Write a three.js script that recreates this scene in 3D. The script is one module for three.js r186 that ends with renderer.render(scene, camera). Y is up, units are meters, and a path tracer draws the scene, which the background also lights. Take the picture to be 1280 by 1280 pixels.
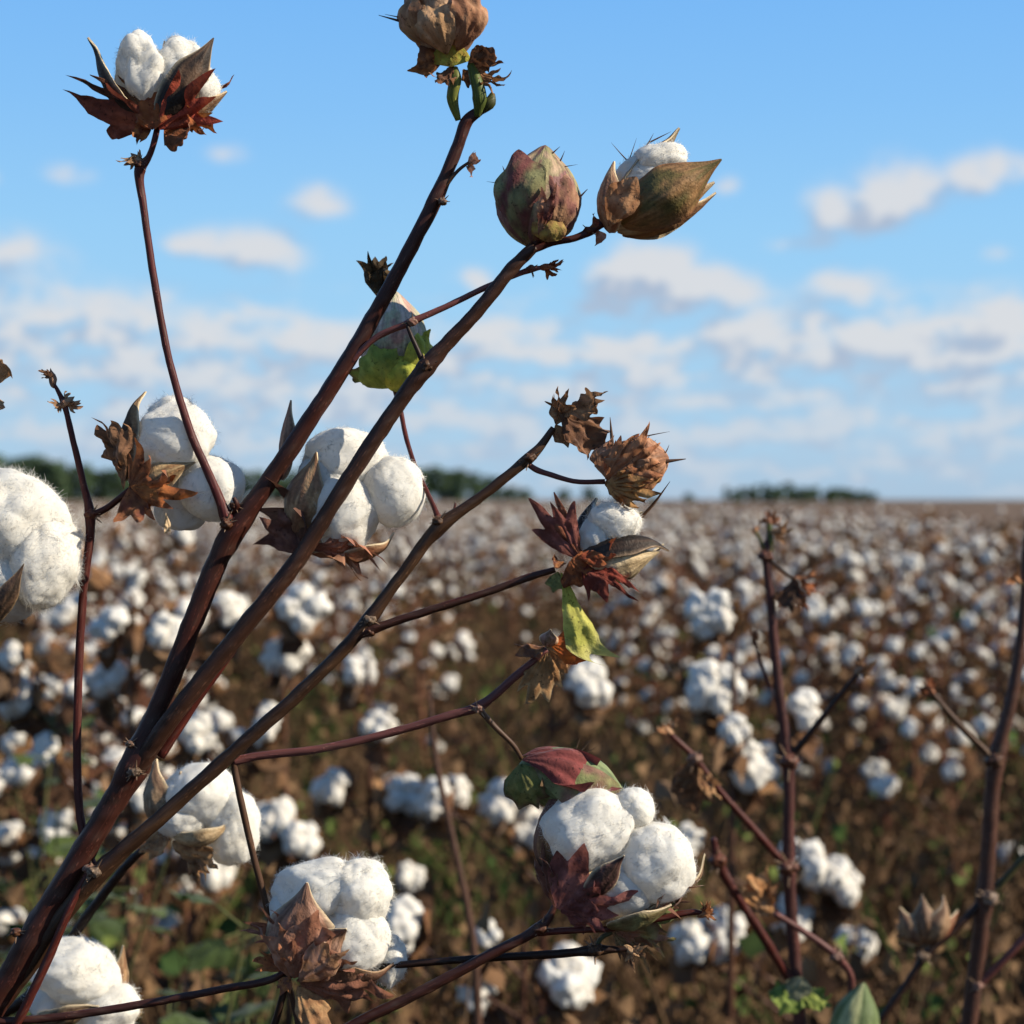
import * as THREE from 'three';
import { ImprovedNoise } from 'three/addons/math/ImprovedNoise.js';
import { mergeVertices, mergeGeometries } from 'three/addons/utils/BufferGeometryUtils.js';

// ───────────────────────── camera, sky, sun, exposure ─────────────────────────
const EYE = 1.3, FOV = 34, FOCUS = 0.8, SIDE = 1280;
const F = (SIDE / 2) / Math.tan(THREE.MathUtils.degToRad(FOV / 2));       // lens in units of the frame
const HORIZON = 624, PITCH = Math.atan((SIDE / 2 - HORIZON) / F);

const scene = new THREE.Scene();
const camera = new THREE.PerspectiveCamera(FOV, 1, 0.05, 4000);
camera.position.set(0, EYE, 0);
camera.rotation.x = -PITCH;
camera.focus = FOCUS;
camera.userData.fStop = 9.5;
camera.updateMatrixWorld();

const renderer = new THREE.WebGLRenderer({ antialias: true });
renderer.toneMapping = THREE.LinearToneMapping;
renderer.toneMappingExposure = 1.62;
renderer.shadowMap.enabled = true;
renderer.shadowMap.type = THREE.PCFSoftShadowMap;

const SUN_DIR = new THREE.Vector3(0.82, 0.53, 0.20).normalize();
const sun = new THREE.DirectionalLight(new THREE.Color(1.0, 0.90, 0.73), 5.0);
sun.name = 'sun';
sun.position.copy(SUN_DIR).multiplyScalar(60).add(new THREE.Vector3(0, 0, -10));
sun.target.position.set(0, 0, -10);
sun.castShadow = true;
sun.shadow.mapSize.set(4096, 4096);
Object.assign(sun.shadow.camera, { left: -25, right: 25, top: 25, bottom: -25, near: 1, far: 140 });
sun.shadow.bias = -0.0004;
scene.add(sun, sun.target);

// ───────────────────────── small maths ─────────────────────────
const perlin = new ImprovedNoise();
const N3 = (x, y, z) => perlin.noise(x + 37.31, y + 11.73, z + 71.17);
function fbm(x, y, z, oct = 4, gain = 0.5) { let s = 0, a = 1, n = 0; for (let i = 0; i < oct; i++) { s += a * N3(x, y, z + i * 17.3); n += a; a *= gain; x *= 2.03; y *= 2.03; z *= 2.03; } return s / n; }
function rng(seed) { let a = (seed * 2654435761) >>> 0; return () => { a |= 0; a = a + 0x6D2B79F5 | 0; let t = Math.imul(a ^ a >>> 15, 1 | a); t = t + Math.imul(t ^ t >>> 7, 61 | t) ^ t; return ((t ^ t >>> 14) >>> 0) / 4294967296; }; }
const V = (x, y, z) => new THREE.Vector3(x, y, z);
const clamp = (x, a = 0, b = 1) => Math.min(b, Math.max(a, x));
const sstep = (a, b, x) => { const t = clamp((x - a) / (b - a)); return t * t * (3 - 2 * t); };
const mix3 = (a, b, t) => [a[0] + (b[0] - a[0]) * t, a[1] + (b[1] - a[1]) * t, a[2] + (b[2] - a[2]) * t];
const toWorld = new THREE.Matrix4().copy(camera.matrixWorld);
// the place that lies at frame position (x, y), `depth` metres from the eye
const at = (x, y, depth) => V((x - SIDE / 2) / F * depth, (SIDE / 2 - y) / F * depth, -depth).applyMatrix4(toWorld);

// ───────────────────────── the sky: air and fair-weather cumulus ─────────────────────────
{
  const SW = 3072, SH = 1536, BRIGHT = .62;                         // colours below are as the exposed picture shows them
  const data = new Float32Array(SW * SH * 4), field = new Float32Array(SW * SH);
  const lin = h => { const c = new THREE.Color().setStyle(h); return [c.r, c.g, c.b]; };
  const stops = [[-90, lin('#8e9aa0')], [-2, lin('#adc2d2')], [0, lin('#abc5dc')], [2, lin('#acd0ea')], [5, lin('#a4d3f3')], [9, lin('#97cdf6')], [13, lin('#86c1f6')], [17, lin('#78b7f5')], [30, lin('#689cda')], [60, lin('#517fb9')], [90, lin('#4c79b2')]];
  const air = el => { let i = 1; while (i < stops.length - 1 && el > stops[i][0]) i++; const [a, ca] = stops[i - 1], [b, cb] = stops[i]; return mix3(ca, cb, clamp((el - a) / (b - a))); };
  const TURN = 2 * Math.PI * F;
  // clouds: [sideways, height above the horizon, half width, half height, weight]
  const puffs = [];
  const P = (x, y, w, h, k = 1) => puffs.push([x - 640, HORIZON - y, w, h, k]);
  P(398, 264, 42, 22); P(285, 318, 44, 24); P(345, 328, 44, 30); P(232, 316, 30, 16); P(100, 240, 36, 15, .8); P(30, 335, 70, 30, .9); P(5, 245, 14, 14, .7); P(285, 208, 34, 14, .65);
  P(790, 338, 40, 34); P(838, 348, 36, 34); P(870, 365, 60, 30); P(755, 362, 34, 26); P(925, 372, 36, 20, .8);
  P(1022, 276, 30, 34); P(1092, 258, 34, 40); P(1130, 262, 32, 34); P(1070, 288, 40, 26); P(1190, 246, 36, 24, .95); P(1228, 236, 34, 24, .95); P(1265, 236, 25, 14, .7); P(1050, 366, 46, 20); P(990, 316, 40, 11, .75); P(905, 243, 20, 14, .7); P(590, 352, 30, 14, .75); P(875, 10, 28, 12, .65); P(1230, 335, 26, 11, .6); P(915, 415, 34, 12, .7); P(600, 362, 18, 10, .6);
  P(60, 400, 120, 30, 0.52); P(180, 402, 90, 26, 0.52); P(330, 432, 130, 24, 0.50); P(470, 440, 70, 18, 0.44); P(660, 440, 110, 20, 0.47); P(850, 440, 60, 16, 0.39); P(960, 462, 60, 18, 0.44); P(1090, 440, 110, 28, 0.52); P(1220, 405, 100, 30, 0.52); P(1200, 445, 120, 26, 0.50);
  P(120, 470, 160, 16, 0.44); P(420, 480, 160, 14, 0.41); P(700, 492, 180, 14, 0.41); P(1000, 505, 150, 14, 0.39); P(1230, 490, 110, 14, 0.41); P(220, 520, 200, 12, 0.39); P(600, 530, 180, 12, 0.36); P(900, 548, 200, 10, 0.33); P(1150, 560, 150, 9, 0.33); P(60, 548, 120, 10, 0.33); P(400, 560, 160, 9, 0.30);
  const r = rng(5);
  for (let k = 0; k < 640; k++) {                                        // the same sky goes on all round
    const x = (r() - .5) * TURN; const low = r();
    const y = low < .55 ? 60 + r() * 190 : low < .85 ? 220 + r() * 190 : 420 + r() * 1300;
    const s = .5 + r(), w = low < .55 ? (70 + r() * 110) * s : (28 + r() * 40) * s, h = low < .55 ? (8 + y * .09) * s : w * (.4 + r() * .25);
    if (Math.abs(x) < 700 + w * 2) continue;
    const n = low < .55 ? 1 : 2 + (r() * 3 | 0);
    for (let j = 0; j < n; j++) puffs.push([x + (r() - .5) * w * 2.2, y + (r() - .5) * h, w * (.6 + r() * .5), h * (.6 + r() * .5), .7 + r() * .3]);
  }
  const pxPerCol = TURN / SW, pxPerRow = Math.PI * F / SH;
  const colOf = x => (0.25 + x / TURN) * SW, rowOf = y => (0.5 + y / (Math.PI * F)) * SH;
  for (const [x, y, w, h, k] of puffs) {
    const r0 = Math.max(SH / 2 | 0, rowOf(y - h * 2.2) | 0), r1 = Math.min(SH - 1, rowOf(y + h * 2.4) | 0), c0 = Math.floor(colOf(x - w * 2.2)), c1 = Math.ceil(colOf(x + w * 2.2));
    for (let rr = r0; rr <= r1; rr++) for (let cc = c0; cc <= c1; cc++) {
      const X = (cc / SW - .25) * TURN, Y = (rr / SH - .5) * Math.PI * F, dx = (X - x) / w, dy = (Y - y) / (Y < y ? h * .85 : h * 1.15);
      const i = rr * SW + ((cc % SW) + SW) % SW; field[i] += 1.2 * k * Math.exp(-(dx * dx + dy * dy) * 1.1);
    }
  }
  for (let rr = SH / 2 | 0; rr < SH; rr++) for (let cc = 0; cc < SW; cc++) {
    const i = rr * SW + cc; const Y = (rr / SH - .5) * Math.PI * F; let f = field[i];
    const a = cc / SW * 2 * Math.PI, X = Math.cos(a) * F, Z = Math.sin(a) * F;
    if (Y < 300) { const n = .5 + .95 * fbm(X / 84, Y / 27, Z / 84, 5, .6), band = sstep(-30, 25, Y) * (1 - sstep(190, 290, Y)); f += band * (.3 + .85 * sstep(.30, .72, n)); }
    if (f < .12) { field[i] = 0; continue; }
    field[i] = Math.max(0, f * (.86 + 1.1 * fbm(X / 38, Y / 30, Z / 38, 5, .56)));
  }
  for (let rr = 0; rr < SH; rr++) {
    const Y = (rr / SH - .5) * Math.PI * F, el = Y / F * 180 / Math.PI, base = air(el);
    for (let cc = 0; cc < SW; cc++) {
      const i = rr * SW + cc; let c = base; const f = field[i];
      if (f > .05) {
        const d = sstep(.10, 1.15, f) * .9;
        const up = field[Math.min(SH - 1, rr + 5) * SW + (cc + 5) % SW], up2 = field[Math.min(SH - 1, rr + 10) * SW + (cc + 8) % SW];
        const lit = clamp(.44 + 1.5 * (f - up) + .8 * (f - up2));
        const hz = sstep(0, 210, Y);                                         // low clouds lie far away in the air
        const shade = mix3([.44, .53, .67], [.42, .49, .62], hz), bright = mix3([.58, .645, .73], [.73, .73, .745], hz);
        c = mix3(base, mix3(shade, bright, lit), d * (.8 + .2 * hz));
      }
      data[i * 4] = c[0] * BRIGHT; data[i * 4 + 1] = c[1] * BRIGHT; data[i * 4 + 2] = c[2] * BRIGHT; data[i * 4 + 3] = 1;
    }
  }
  const sky = new THREE.DataTexture(data, SW, SH, THREE.RGBAFormat, THREE.FloatType);
  sky.mapping = THREE.EquirectangularReflectionMapping;
  sky.magFilter = sky.minFilter = THREE.LinearFilter; sky.wrapS = THREE.RepeatWrapping;
  sky.colorSpace = THREE.LinearSRGBColorSpace; sky.needsUpdate = true;
  scene.background = sky; scene.environment = sky;
}

// ───────────────────────── textures and materials ─────────────────────────
function tileNoise(size, cellsX, cellsY, oct, seed) {                     // value noise that tiles
  const out = new Float32Array(size * size); let amp = 1, tot = 0;
  for (let o = 0; o < oct; o++) {
    const cx = cellsX << o, cy = cellsY << o, r = rng(seed + o * 7), g = new Float32Array(cx * cy).map(() => r());
    for (let y = 0; y < size; y++) for (let x = 0; x < size; x++) {
      const fx = x / size * cx, fy = y / size * cy, x0 = fx | 0, y0 = fy | 0, tx = fx - x0, ty = fy - y0, sx = tx * tx * (3 - 2 * tx), sy = ty * ty * (3 - 2 * ty), x1 = (x0 + 1) % cx, y1 = (y0 + 1) % cy;
      out[y * size + x] += amp * ((g[y0 * cx + x0] * (1 - sx) + g[y0 * cx + x1] * sx) * (1 - sy) + (g[y1 * cx + x0] * (1 - sx) + g[y1 * cx + x1] * sx) * sy);
    }
    tot += amp; amp *= .55;
  }
  return out.map(v => v / tot);
}
function tex(size, fn, srgb = false, rx = 1, ry = 1) {
  const d = new Uint8Array(size * size * 4);
  for (let i = 0; i < size * size; i++) { const c = fn(i); for (let k = 0; k < 3; k++) d[i * 4 + k] = clamp(c[k] ?? c) * 255; d[i * 4 + 3] = 255; }
  const t = new THREE.DataTexture(d, size, size); t.wrapS = t.wrapT = THREE.RepeatWrapping; t.magFilter = THREE.LinearFilter; t.minFilter = THREE.LinearMipmapLinearFilter; t.generateMipmaps = true;
  if (srgb) t.colorSpace = THREE.SRGBColorSpace; t.repeat.set(rx, ry); t.needsUpdate = true; return t;
}
const T = {};
{
  const streak = tileNoise(256, 24, 4, 4, 11), spots = tileNoise(256, 24, 24, 3, 12), soft = tileNoise(256, 8, 8, 5, 13), fine = tileNoise(256, 32, 32, 3, 14);
  T.stemMap = tex(256, i => { const s = .72 + .30 * (streak[i] - .5), p = spots[i] > .7 ? sstep(.70, .80, spots[i]) : 0; return [s + p * .7, s + p * .62, s + p * .55].map(v => clamp(v)); }, true, 60, 14);
  T.stemBump = tex(256, i => clamp(streak[i] * .5 + (spots[i] > .72 ? .35 : 0)), false, 60, 14);
  T.leafMap = tex(256, i => { const s = .88 + .42 * (soft[i] - .5), p = spots[i] > .76 ? .25 : 0; return [s - p, s - p, s - p]; }, true, 40, 40);
  T.leafBump = tex(256, i => clamp(soft[i] * .6 + fine[i] * .4), false, 40, 40);
  T.lintBump = tex(256, i => clamp(soft[i] * .45 + fine[i] * .55), false, 45, 45);
  T.rindMap = tex(256, i => { const s = .88 + .5 * (streak[i] - .5) + .25 * (fine[i] - .5); return [s, s, s]; }, true, 30, 30);
  T.soilBump = tex(512, (() => { const a = tileNoise(512, 24, 24, 5, 15); return i => a[i]; })(), false, 1, 1);
  T.soilMap = tex(512, (() => { const a = tileNoise(512, 10, 10, 6, 16), b = tileNoise(512, 64, 64, 3, 17); return i => { const s = .55 + .9 * (a[i] - .5) + .5 * (b[i] - .5); return [s, s * .97, s * .93]; }; })(), true, .7, .7);
}
const phys = (o) => new THREE.MeshPhysicalMaterial({ vertexColors: true, side: THREE.DoubleSide, ...o });
const M = {
  stem: phys({ roughness: .5, map: T.stemMap, bumpMap: T.stemBump, bumpScale: .00022, specularIntensity: .4 }),
  lint: phys({ roughness: 1, specularIntensity: .1, bumpMap: T.lintBump, bumpScale: .00012, transmission: .38, thickness: 0, sheen: .3, sheenRoughness: .8, sheenColor: new THREE.Color(1, 1, 1) }),
  fibre: phys({ roughness: 1, specularIntensity: 0, transmission: .6, thickness: 0 }),
  bract: phys({ roughness: .95, specularIntensity: .35, map: T.leafMap, bumpMap: T.leafBump, bumpScale: .0006, transmission: .3, thickness: 0 }),
  valve: phys({ roughness: .62, specularIntensity: .5, map: T.rindMap, bumpMap: T.leafBump, bumpScale: .0005 }),
  field: phys({ roughness: .95, specularIntensity: .2 }),
  fieldLint: phys({ roughness: 1, specularIntensity: .1, transmission: .2, thickness: 0 }),
  fieldLeaf: phys({ roughness: .95, specularIntensity: .3, transmission: .25, thickness: 0 }),
  tree: phys({ roughness: 1, specularIntensity: .2, transmission: .2, thickness: 0 }),
  soil: phys({ roughness: 1, specularIntensity: .1, map: T.soilMap, bumpMap: T.soilBump, bumpScale: .02 }),
};

// ───────────────────────── mesh builders ─────────────────────────
class GB {                                                                // collects vertices and faces
  constructor() { this.p = []; this.u = []; this.c = []; this.i = []; this.n = 0; }
  v(x, y, z, u, w, c) { this.p.push(x, y, z); this.u.push(u, w); this.c.push(c[0], c[1], c[2]); return this.n++; }
  grid(nu, nv, fn, closeU = false) {                                      // fn(s, t) -> [x, y, z, u, v, color]
    const o = this.n;
    for (let j = 0; j <= nv; j++) for (let i = 0; i <= nu; i++) { const q = fn(i / nu, j / nv); this.v(q[0], q[1], q[2], q[3], q[4], q[5]); }
    for (let j = 0; j < nv; j++) for (let i = 0; i < nu; i++) { const a = o + j * (nu + 1) + i, b = a + 1, c = a + nu + 1, d = c + 1; this.i.push(a, b, d, a, d, c); }
    return this;
  }
  geo(scale = 1, weld = false) {
    const g = new THREE.BufferGeometry(); const p = new Float32Array(this.p); if (scale !== 1) for (let i = 0; i < p.length; i++) p[i] *= scale;
    g.setAttribute('position', new THREE.BufferAttribute(p, 3)); g.setAttribute('uv', new THREE.BufferAttribute(new Float32Array(this.u), 2)); g.setAttribute('color', new THREE.BufferAttribute(new Float32Array(this.c), 3)); g.setIndex(this.i);
    g.computeVertexNormals(); return g;
  }
}
// a tapering stalk through points [x, y, z, radius]; any unit, `m` is metres per unit
function stalk(gb, pts, col, o = {}) {
  const { m = 1, seed = 1, radial = 12, step = 5, bump = .06, col2 = null, cap = true, swell = [], weather = 0 } = o;
  const curve = new THREE.CatmullRomCurve3(pts.map(p => V(p[0], p[1], p[2])), false, 'centripetal');
  const L = curve.getLength(), n = Math.max(3, Math.min(160, Math.round(L / step))), dv = pts.length - 1;
  const rad = t => { const k = Math.min(dv - 1e-6, t * dv), i = k | 0; const f = k - i; return pts[i][3] * (1 - f) + pts[i + 1][3] * f; };
  let T0 = curve.getTangent(0), X = V(0, 0, 1).cross(T0); if (X.lengthSq() < 1e-4) X = V(1, 0, 0); X.normalize(); const rings = [];
  let along = 0, prev = null;
  for (let j = 0; j <= n; j++) {
    const t = j / n, c = curve.getPoint(t), tg = curve.getTangent(t); X.addScaledVector(tg, -X.dot(tg)).normalize(); const Y = V().crossVectors(tg, X);
    if (prev) along += c.distanceTo(prev); prev = c; let r = rad(t); for (const q of swell) { const d = c.distanceTo(q) / (r * 2.4); if (d < 3) r *= 1 + .26 * Math.exp(-d * d); } const row = [];
    for (let i = 0; i <= radial; i++) {
      const a = i / radial * Math.PI * 2, ca = Math.cos(a), sa = Math.sin(a);
      const q = N3(c.x * m * 160 + ca * .9 + seed, c.y * m * 160 + sa * .9, c.z * m * 160), rr = r * (1 + bump * q * 1.6 + (weather ? .03 * Math.cos(a * 5 + seed + 2 * N3(along * m * 40, seed, 1)) : 0));
      const k = clamp(.5 + .9 * fbm(c.x * m * 55 + seed * 3.1 + ca * .6, c.y * m * 55 + sa * .6, c.z * m * 55, 3));
      let cc = col2 ? mix3(col, col2, k) : mix3(col, col.map(v => v * .6), k); if (weather) cc = mix3(cc, [.17, .115, .085], weather * sstep(.12, .34, fbm(c.x * m * 240 + ca * 1.3, c.y * m * 240 + sa * 1.3, c.z * m * 240 + seed, 3)));
      row.push(gb.v(c.x + (X.x * ca + Y.x * sa) * rr, c.y + (X.y * ca + Y.y * sa) * rr, c.z + (X.z * ca + Y.z * sa) * rr, i / radial * Math.max(.004, r * m * 6), along * m, cc));
    }
    rings.push(row);
  }
  for (let j = 0; j < n; j++) for (let i = 0; i < radial; i++) { const a = rings[j][i], b = rings[j][i + 1], c = rings[j + 1][i], d = rings[j + 1][i + 1]; gb.i.push(a, b, d, a, d, c); }
  if (cap) for (const [row, t] of [[rings[0], 0], [rings[n], 1]]) { const c = curve.getPoint(t); const k = gb.v(c.x, c.y, c.z, 0, 0, col.map(v => v * 1.3)); for (let i = 0; i < radial; i++) t ? gb.i.push(row[i], row[i + 1], k) : gb.i.push(row[i + 1], row[i], k); }
  return curve;
}
// a lock of cotton lint: a lumpy tuft with loose fibres; unit = frame units, m metres per unit
const icoCache = {};
function ico(d) { if (!icoCache[d]) { let g = new THREE.IcosahedronGeometry(1, d); g.deleteAttribute('uv'); g.deleteAttribute('normal'); icoCache[d] = mergeVertices(g, 1e-4); } return icoCache[d]; }
function lintLock(c, r, seed, m, o = {}) {
  const { detail = 25, fibres = 2600, lump = .16, flen = 9 } = o, g = ico(detail), P = g.attributes.position, gb = new GB(), R = rng(seed * 13 + 5);
  const s = seed * 9.17, pos = [], size = (r[0] + r[1] + r[2]) / 3;
  const tilt = new THREE.Euler((R() - .5) * .6, (R() - .5) * .6, (o.turn ?? (R() - .5) * .8)); const v = V(), q = V();
  for (let i = 0; i < P.count; i++) {
    v.fromBufferAttribute(P, i);
    const cells = Math.abs(N3(v.x * 1.5 + s, v.y * 1.5, v.z * 1.5 - s));
    let d = 1 + lump * (.95 * N3(v.x * 1.25 + s, v.y * 1.25 + s, v.z * 1.25) + .6 * (cells - .25)) - .014 * Math.pow(1 - Math.abs(N3(v.x * 1.5 + s * .7, v.y * 1.5, v.z * 1.5 - s)), 5) + .026 * N3(v.x * 3.4 - s, v.y * 3.4, v.z * 3.4 + s) + .012 * fbm(v.x * 8 + s, v.y * 8, v.z * 8, 3, .6);
    q.set(v.x * r[0] * d, v.y * r[1] * d, v.z * r[2] * d).applyEuler(tilt);
    const t = clamp(.5 + .9 * fbm(v.x * 2.2 - s, v.y * 2.2, v.z * 2.2, 3)), col = mix3([.81, .795, .75], [.77, .73, .65], t);
    pos.push([c[0] + q.x, c[1] + q.y, c[2] + q.z]);
    gb.v(c[0] + q.x, c[1] + q.y, c[2] + q.z, Math.atan2(v.z, v.x) / Math.PI * size * m * 3, v.y * size * m * 2, col);
  }
  for (let i = 0; i < g.index.count; i++) gb.i.push(g.index.getX(i));
  const body = gb.geo(m), nn = body.attributes.normal, fb = new GB(), nor = [], cnt = P.count;
  const wisps = Array.from({ length: 30 }, () => { const i = R() * cnt | 0; return [pos[i], V(nn.getX(i), nn.getY(i), nn.getZ(i)), V(R() - .5, R() - .5, R() - .5).normalize(), .8 + R() * 1.6]; });
  for (let k = 0; k < fibres * 1.35; k++) {                                // loose fibres that fray from its surface, some drawn into wisps
    const i = R() * cnt | 0, n = V(nn.getX(i), nn.getY(i), nn.getZ(i)); let p = pos[i], tdir = V(R() - .5, R() - .5, R() - .5).cross(n).normalize(), L = flen * .78 * (.3 + R() * R() * 1.3), lift = .15 + R() * .85;
    if (R() < .16) { const wi = wisps[R() * 30 | 0]; n.copy(wi[1]); const t1 = V().crossVectors(wi[2], n).normalize(), t2 = V().crossVectors(n, t1), a = R() * 6.28, q = R() * size * .12; p = [0, 1, 2].map(x => wi[0][x] + (t1.getComponent(x) * Math.cos(a) + t2.getComponent(x) * Math.sin(a)) * q - n.getComponent(x) * q * .25); tdir = t1.clone().multiplyScalar(1).addScaledVector(t2, (R() - .5) * .8).normalize(); L = flen * .75 * wi[3] * (.5 + R() * .7); lift = .35 + R() * .4; }
    const w = .12 + R() * .12, bend = (R() - .5) * 4.4, sd = V().crossVectors(n, tdir); let prev = null;
    for (let j = 0; j <= 3; j++) {
      const u = j / 3, a = u * bend, x = p[0] - n.x, y = p[1] - n.y, z = p[2] - n.z, out = L * (u * lift - u * u * .3 * lift) + 1.2 * u, alo = L * u * (1 - .4 * lift) * Math.cos(a), sid = L * u * .7 * Math.sin(a), ww = w * (1 - u * .5);
      const cx = x + n.x * out + tdir.x * alo + sd.x * sid, cy = y + n.y * out + tdir.y * alo + sd.y * sid, cz = z + n.z * out + tdir.z * alo + sd.z * sid;
      const a0 = fb.v(cx - sd.x * ww, cy - sd.y * ww, cz - sd.z * ww, 0, 0, [.88, .86, .82]), b0 = fb.v(cx + sd.x * ww, cy + sd.y * ww, cz + sd.z * ww, .0003, 0, [.88, .86, .82]);
      nor.push(n.x, n.y, n.z, n.x, n.y, n.z); if (prev) fb.i.push(prev[0], b0, prev[1], prev[0], a0, b0); prev = [a0, b0];
    }
  }
  const fuzz = fb.geo(m); fuzz.setAttribute('normal', new THREE.BufferAttribute(new Float32Array(nor), 3)); return [body, fuzz];
}
const frame = (b, t, n) => { const A = V(t[0] - b[0], t[1] - b[1], t[2] - b[2]); const L = A.length(); A.normalize(); const Nn = V(...n); Nn.addScaledVector(A, -Nn.dot(A)).normalize(); const B = V().crossVectors(Nn, A); return { A, B, N: Nn, L }; };
// a woody boat-shaped valve of the burr: b base, t tip, n the way its outside faces, w full width
function valve(o, m) {
  const { b, t, n, w, cup = .5, bow = .18, curl = 0, thick = 2.4, out = [.16, .075, .035], out2 = null, inn = [.62, .47, .28], rim = [.66, .52, .33], seed = 1, wide = .42, crum = .09, hook = 0 } = o;
  const { A, B, N, L } = frame(b, t, n), gb = new GB(), NU = 18, NV = 30; const dark = out2 || out.map(v => v * .45);
  const prof = s => Math.pow(Math.sin(Math.PI * Math.pow(clamp(s * .985 + .012), Math.log(.5) / Math.log(wide))), .75) * (1 - .62 * sstep(.55, 1, s)) + .02;
  const P = (s, x, off) => {                                              // s along 0..1, x across -1..1, off to the inside
    const hw = w / 2 * prof(s), ang = x * (1.05 + cup * .5), rad = hw / Math.sin(Math.min(1.5, 1.05 + cup * .5));
    const q = crum * hw * 1.6 * (fbm(s * 3 + seed, x * 1.8, seed * 2.3, 3) + .35 * fbm(s * 11 + seed, x * 4, seed, 2)), e = 1 - off / Math.max(rad, off * 1.2);
    const bs = x * hw * (1 + .08 * N3(s * 5, seed, x)), h = (Math.cos(ang) - 1) * rad * cup * 1.25 + bow * L * Math.sin(Math.PI * Math.pow(s, .85)) + curl * L * s * s * s + q + hook * L * sstep(.75, 1, s) * (s - .75);
    const along = s * L; return [b[0] + A.x * along + B.x * bs + N.x * (h - off), b[1] + A.y * along + B.y * bs + N.y * (h - off), b[2] + A.z * along + B.z * bs + N.z * (h - off)];
  };
  const shell = (off, colf, flip) => gb.grid(NU, NV, (i, j) => { const x = (flip ? -1 : 1) * (i * 2 - 1), p = P(j, x * (off ? .94 : 1), off); return [...p, x * w * m * .5, j * L * m, colf(x, j)]; });
  shell(0, (x, j) => { const k = sstep(.35, .62, .5 + .75 * fbm(j * 3.2 + seed * 1.7, x * 1.6, seed, 4)); const c = mix3(out, dark, k); return mix3(c, rim, sstep(.86, .95, Math.abs(x)) * .9); }, false);
  shell(thick, (x, j) => mix3(inn, inn.map(v => v * .72), clamp(.5 + .8 * fbm(j * 5, x * 3, seed + 3, 3))), true);
  for (const sgn of [-1, 1]) gb.grid(1, NV, (i, j) => { const k = sgn > 0 ? i : 1 - i; const p = k < .5 ? P(j, sgn, 0) : P(j, sgn * .94, thick); return [...p, k * .002, j * L * m, rim]; });
  gb.grid(NU, 1, (i, j) => { const x = i * 2 - 1, p = P(1, x * (j ? .94 : 1), j ? thick : 0); return [...p, x * .002, j * .002, rim]; });
  return gb.geo(m);
}
// a bract, dry sepal or leaf: fan of long teeth spreading from b towards t, n the way its outer face looks
function bract(o, m) {
  const { b, t, n, spread = 60, teeth = 7, tl = .42, cup = .5, curl = 0, crum = .08, col = [.2, .06, .032], col2 = [.34, .15, .06], seed = 1, tcurl = .5, side = .32, sharp = 1.3, edge = null, vein = .018, bow = 0, res = 1 } = o;
  const { A, B, N, L } = frame(b, t, n), gb = new GB(), R = rng(seed * 31 + 7), TH = spread * Math.PI / 180;
  const tooth = Array.from({ length: teeth + 1 }, () => [.55 + .45 * R(), (R() - .35) * 2, (R() - .5) * 2]); tooth[teeth >> 1] = [1, tooth[0][1], tooth[0][2] * .4];
  const cut = [0]; for (let k = 0; k < teeth; k++) cut.push(cut[k] + .55 + R() * .9); const NT = Math.round(Math.max(48, teeth * 14) * res), NR = Math.round(20 * res);
  gb.grid(NT, NR, (i, j) => {
    const th = (i * 2 - 1) * TH, uu = i * cut[teeth]; let k = 0; while (k < teeth - 1 && cut[k + 1] < uu) k++; const f = (uu - cut[k]) / (cut[k + 1] - cut[k]), u = k + f, tri = 1 - Math.abs(2 * f - 1), T0 = tooth[k];
    const env = 1 - side * 1.4 * Math.pow(Math.abs(i * 2 - 1), 1.7), Rr = L * env * (1 - tl + tl * Math.pow(tri, sharp) * T0[0]);
    const rho = .03 * L + Rr * j * .97, a = rho * Math.cos(th), bb = rho * Math.sin(th), e = Math.max(0, rho / (L * env) - (1 - tl)) / Math.max(tl, .05);
    const x = a / L, y = bb / L; let h = -cup * L * y * y * 1.3;
    h += crum * L * (1.5 * fbm(x * 3.1 + seed * 2.7, y * 3.1, seed, 3) * (.25 + j) + .35 * N3(x * 6, y * 6 + seed, 3) * j) + vein * L * Math.cos(u * 2 * Math.PI + Math.PI) * j;
    h += bow * L * Math.sin(Math.PI * clamp(x)); h += tcurl * L * .6 * T0[1] * e * e; const sl = tcurl * L * .3 * T0[2] * e * e;
    let aa = a, hh = h; if (Math.abs(curl) > .01) { const ph = curl * x, rr = L / curl; aa = Math.sin(ph) * (rr - h) ; hh = rr - Math.cos(ph) * (rr - h); aa = aa; }
    const p = [0, 1, 2].map(q => { const ax = ['x', 'y', 'z'][q]; return b[q] + A[ax] * aa + B[ax] * (bb + sl) + N[ax] * hh; });
    const kk = sstep(.3, .7, .5 + .85 * fbm(x * 4.2 + seed, y * 4.2, seed * 1.9, 4)); let c = mix3(col, col2, kk); c = [c[0] * 1.32, c[1] * 1.2, c[2] * 1.1]; { const q = Math.pow(Math.abs(Math.cos(u * Math.PI * 2)), 14) * .35 * (1 - j * .6); c = mix3(c, [c[0] * 1.5, c[1] * 1.45, c[2] * 1.3], q); } if (edge) c = mix3(c, edge, sstep(.8, 1, j) * .8);
    return [...p, bb * m, a * m, c];
  });
  return gb.geo(m);
}
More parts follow.
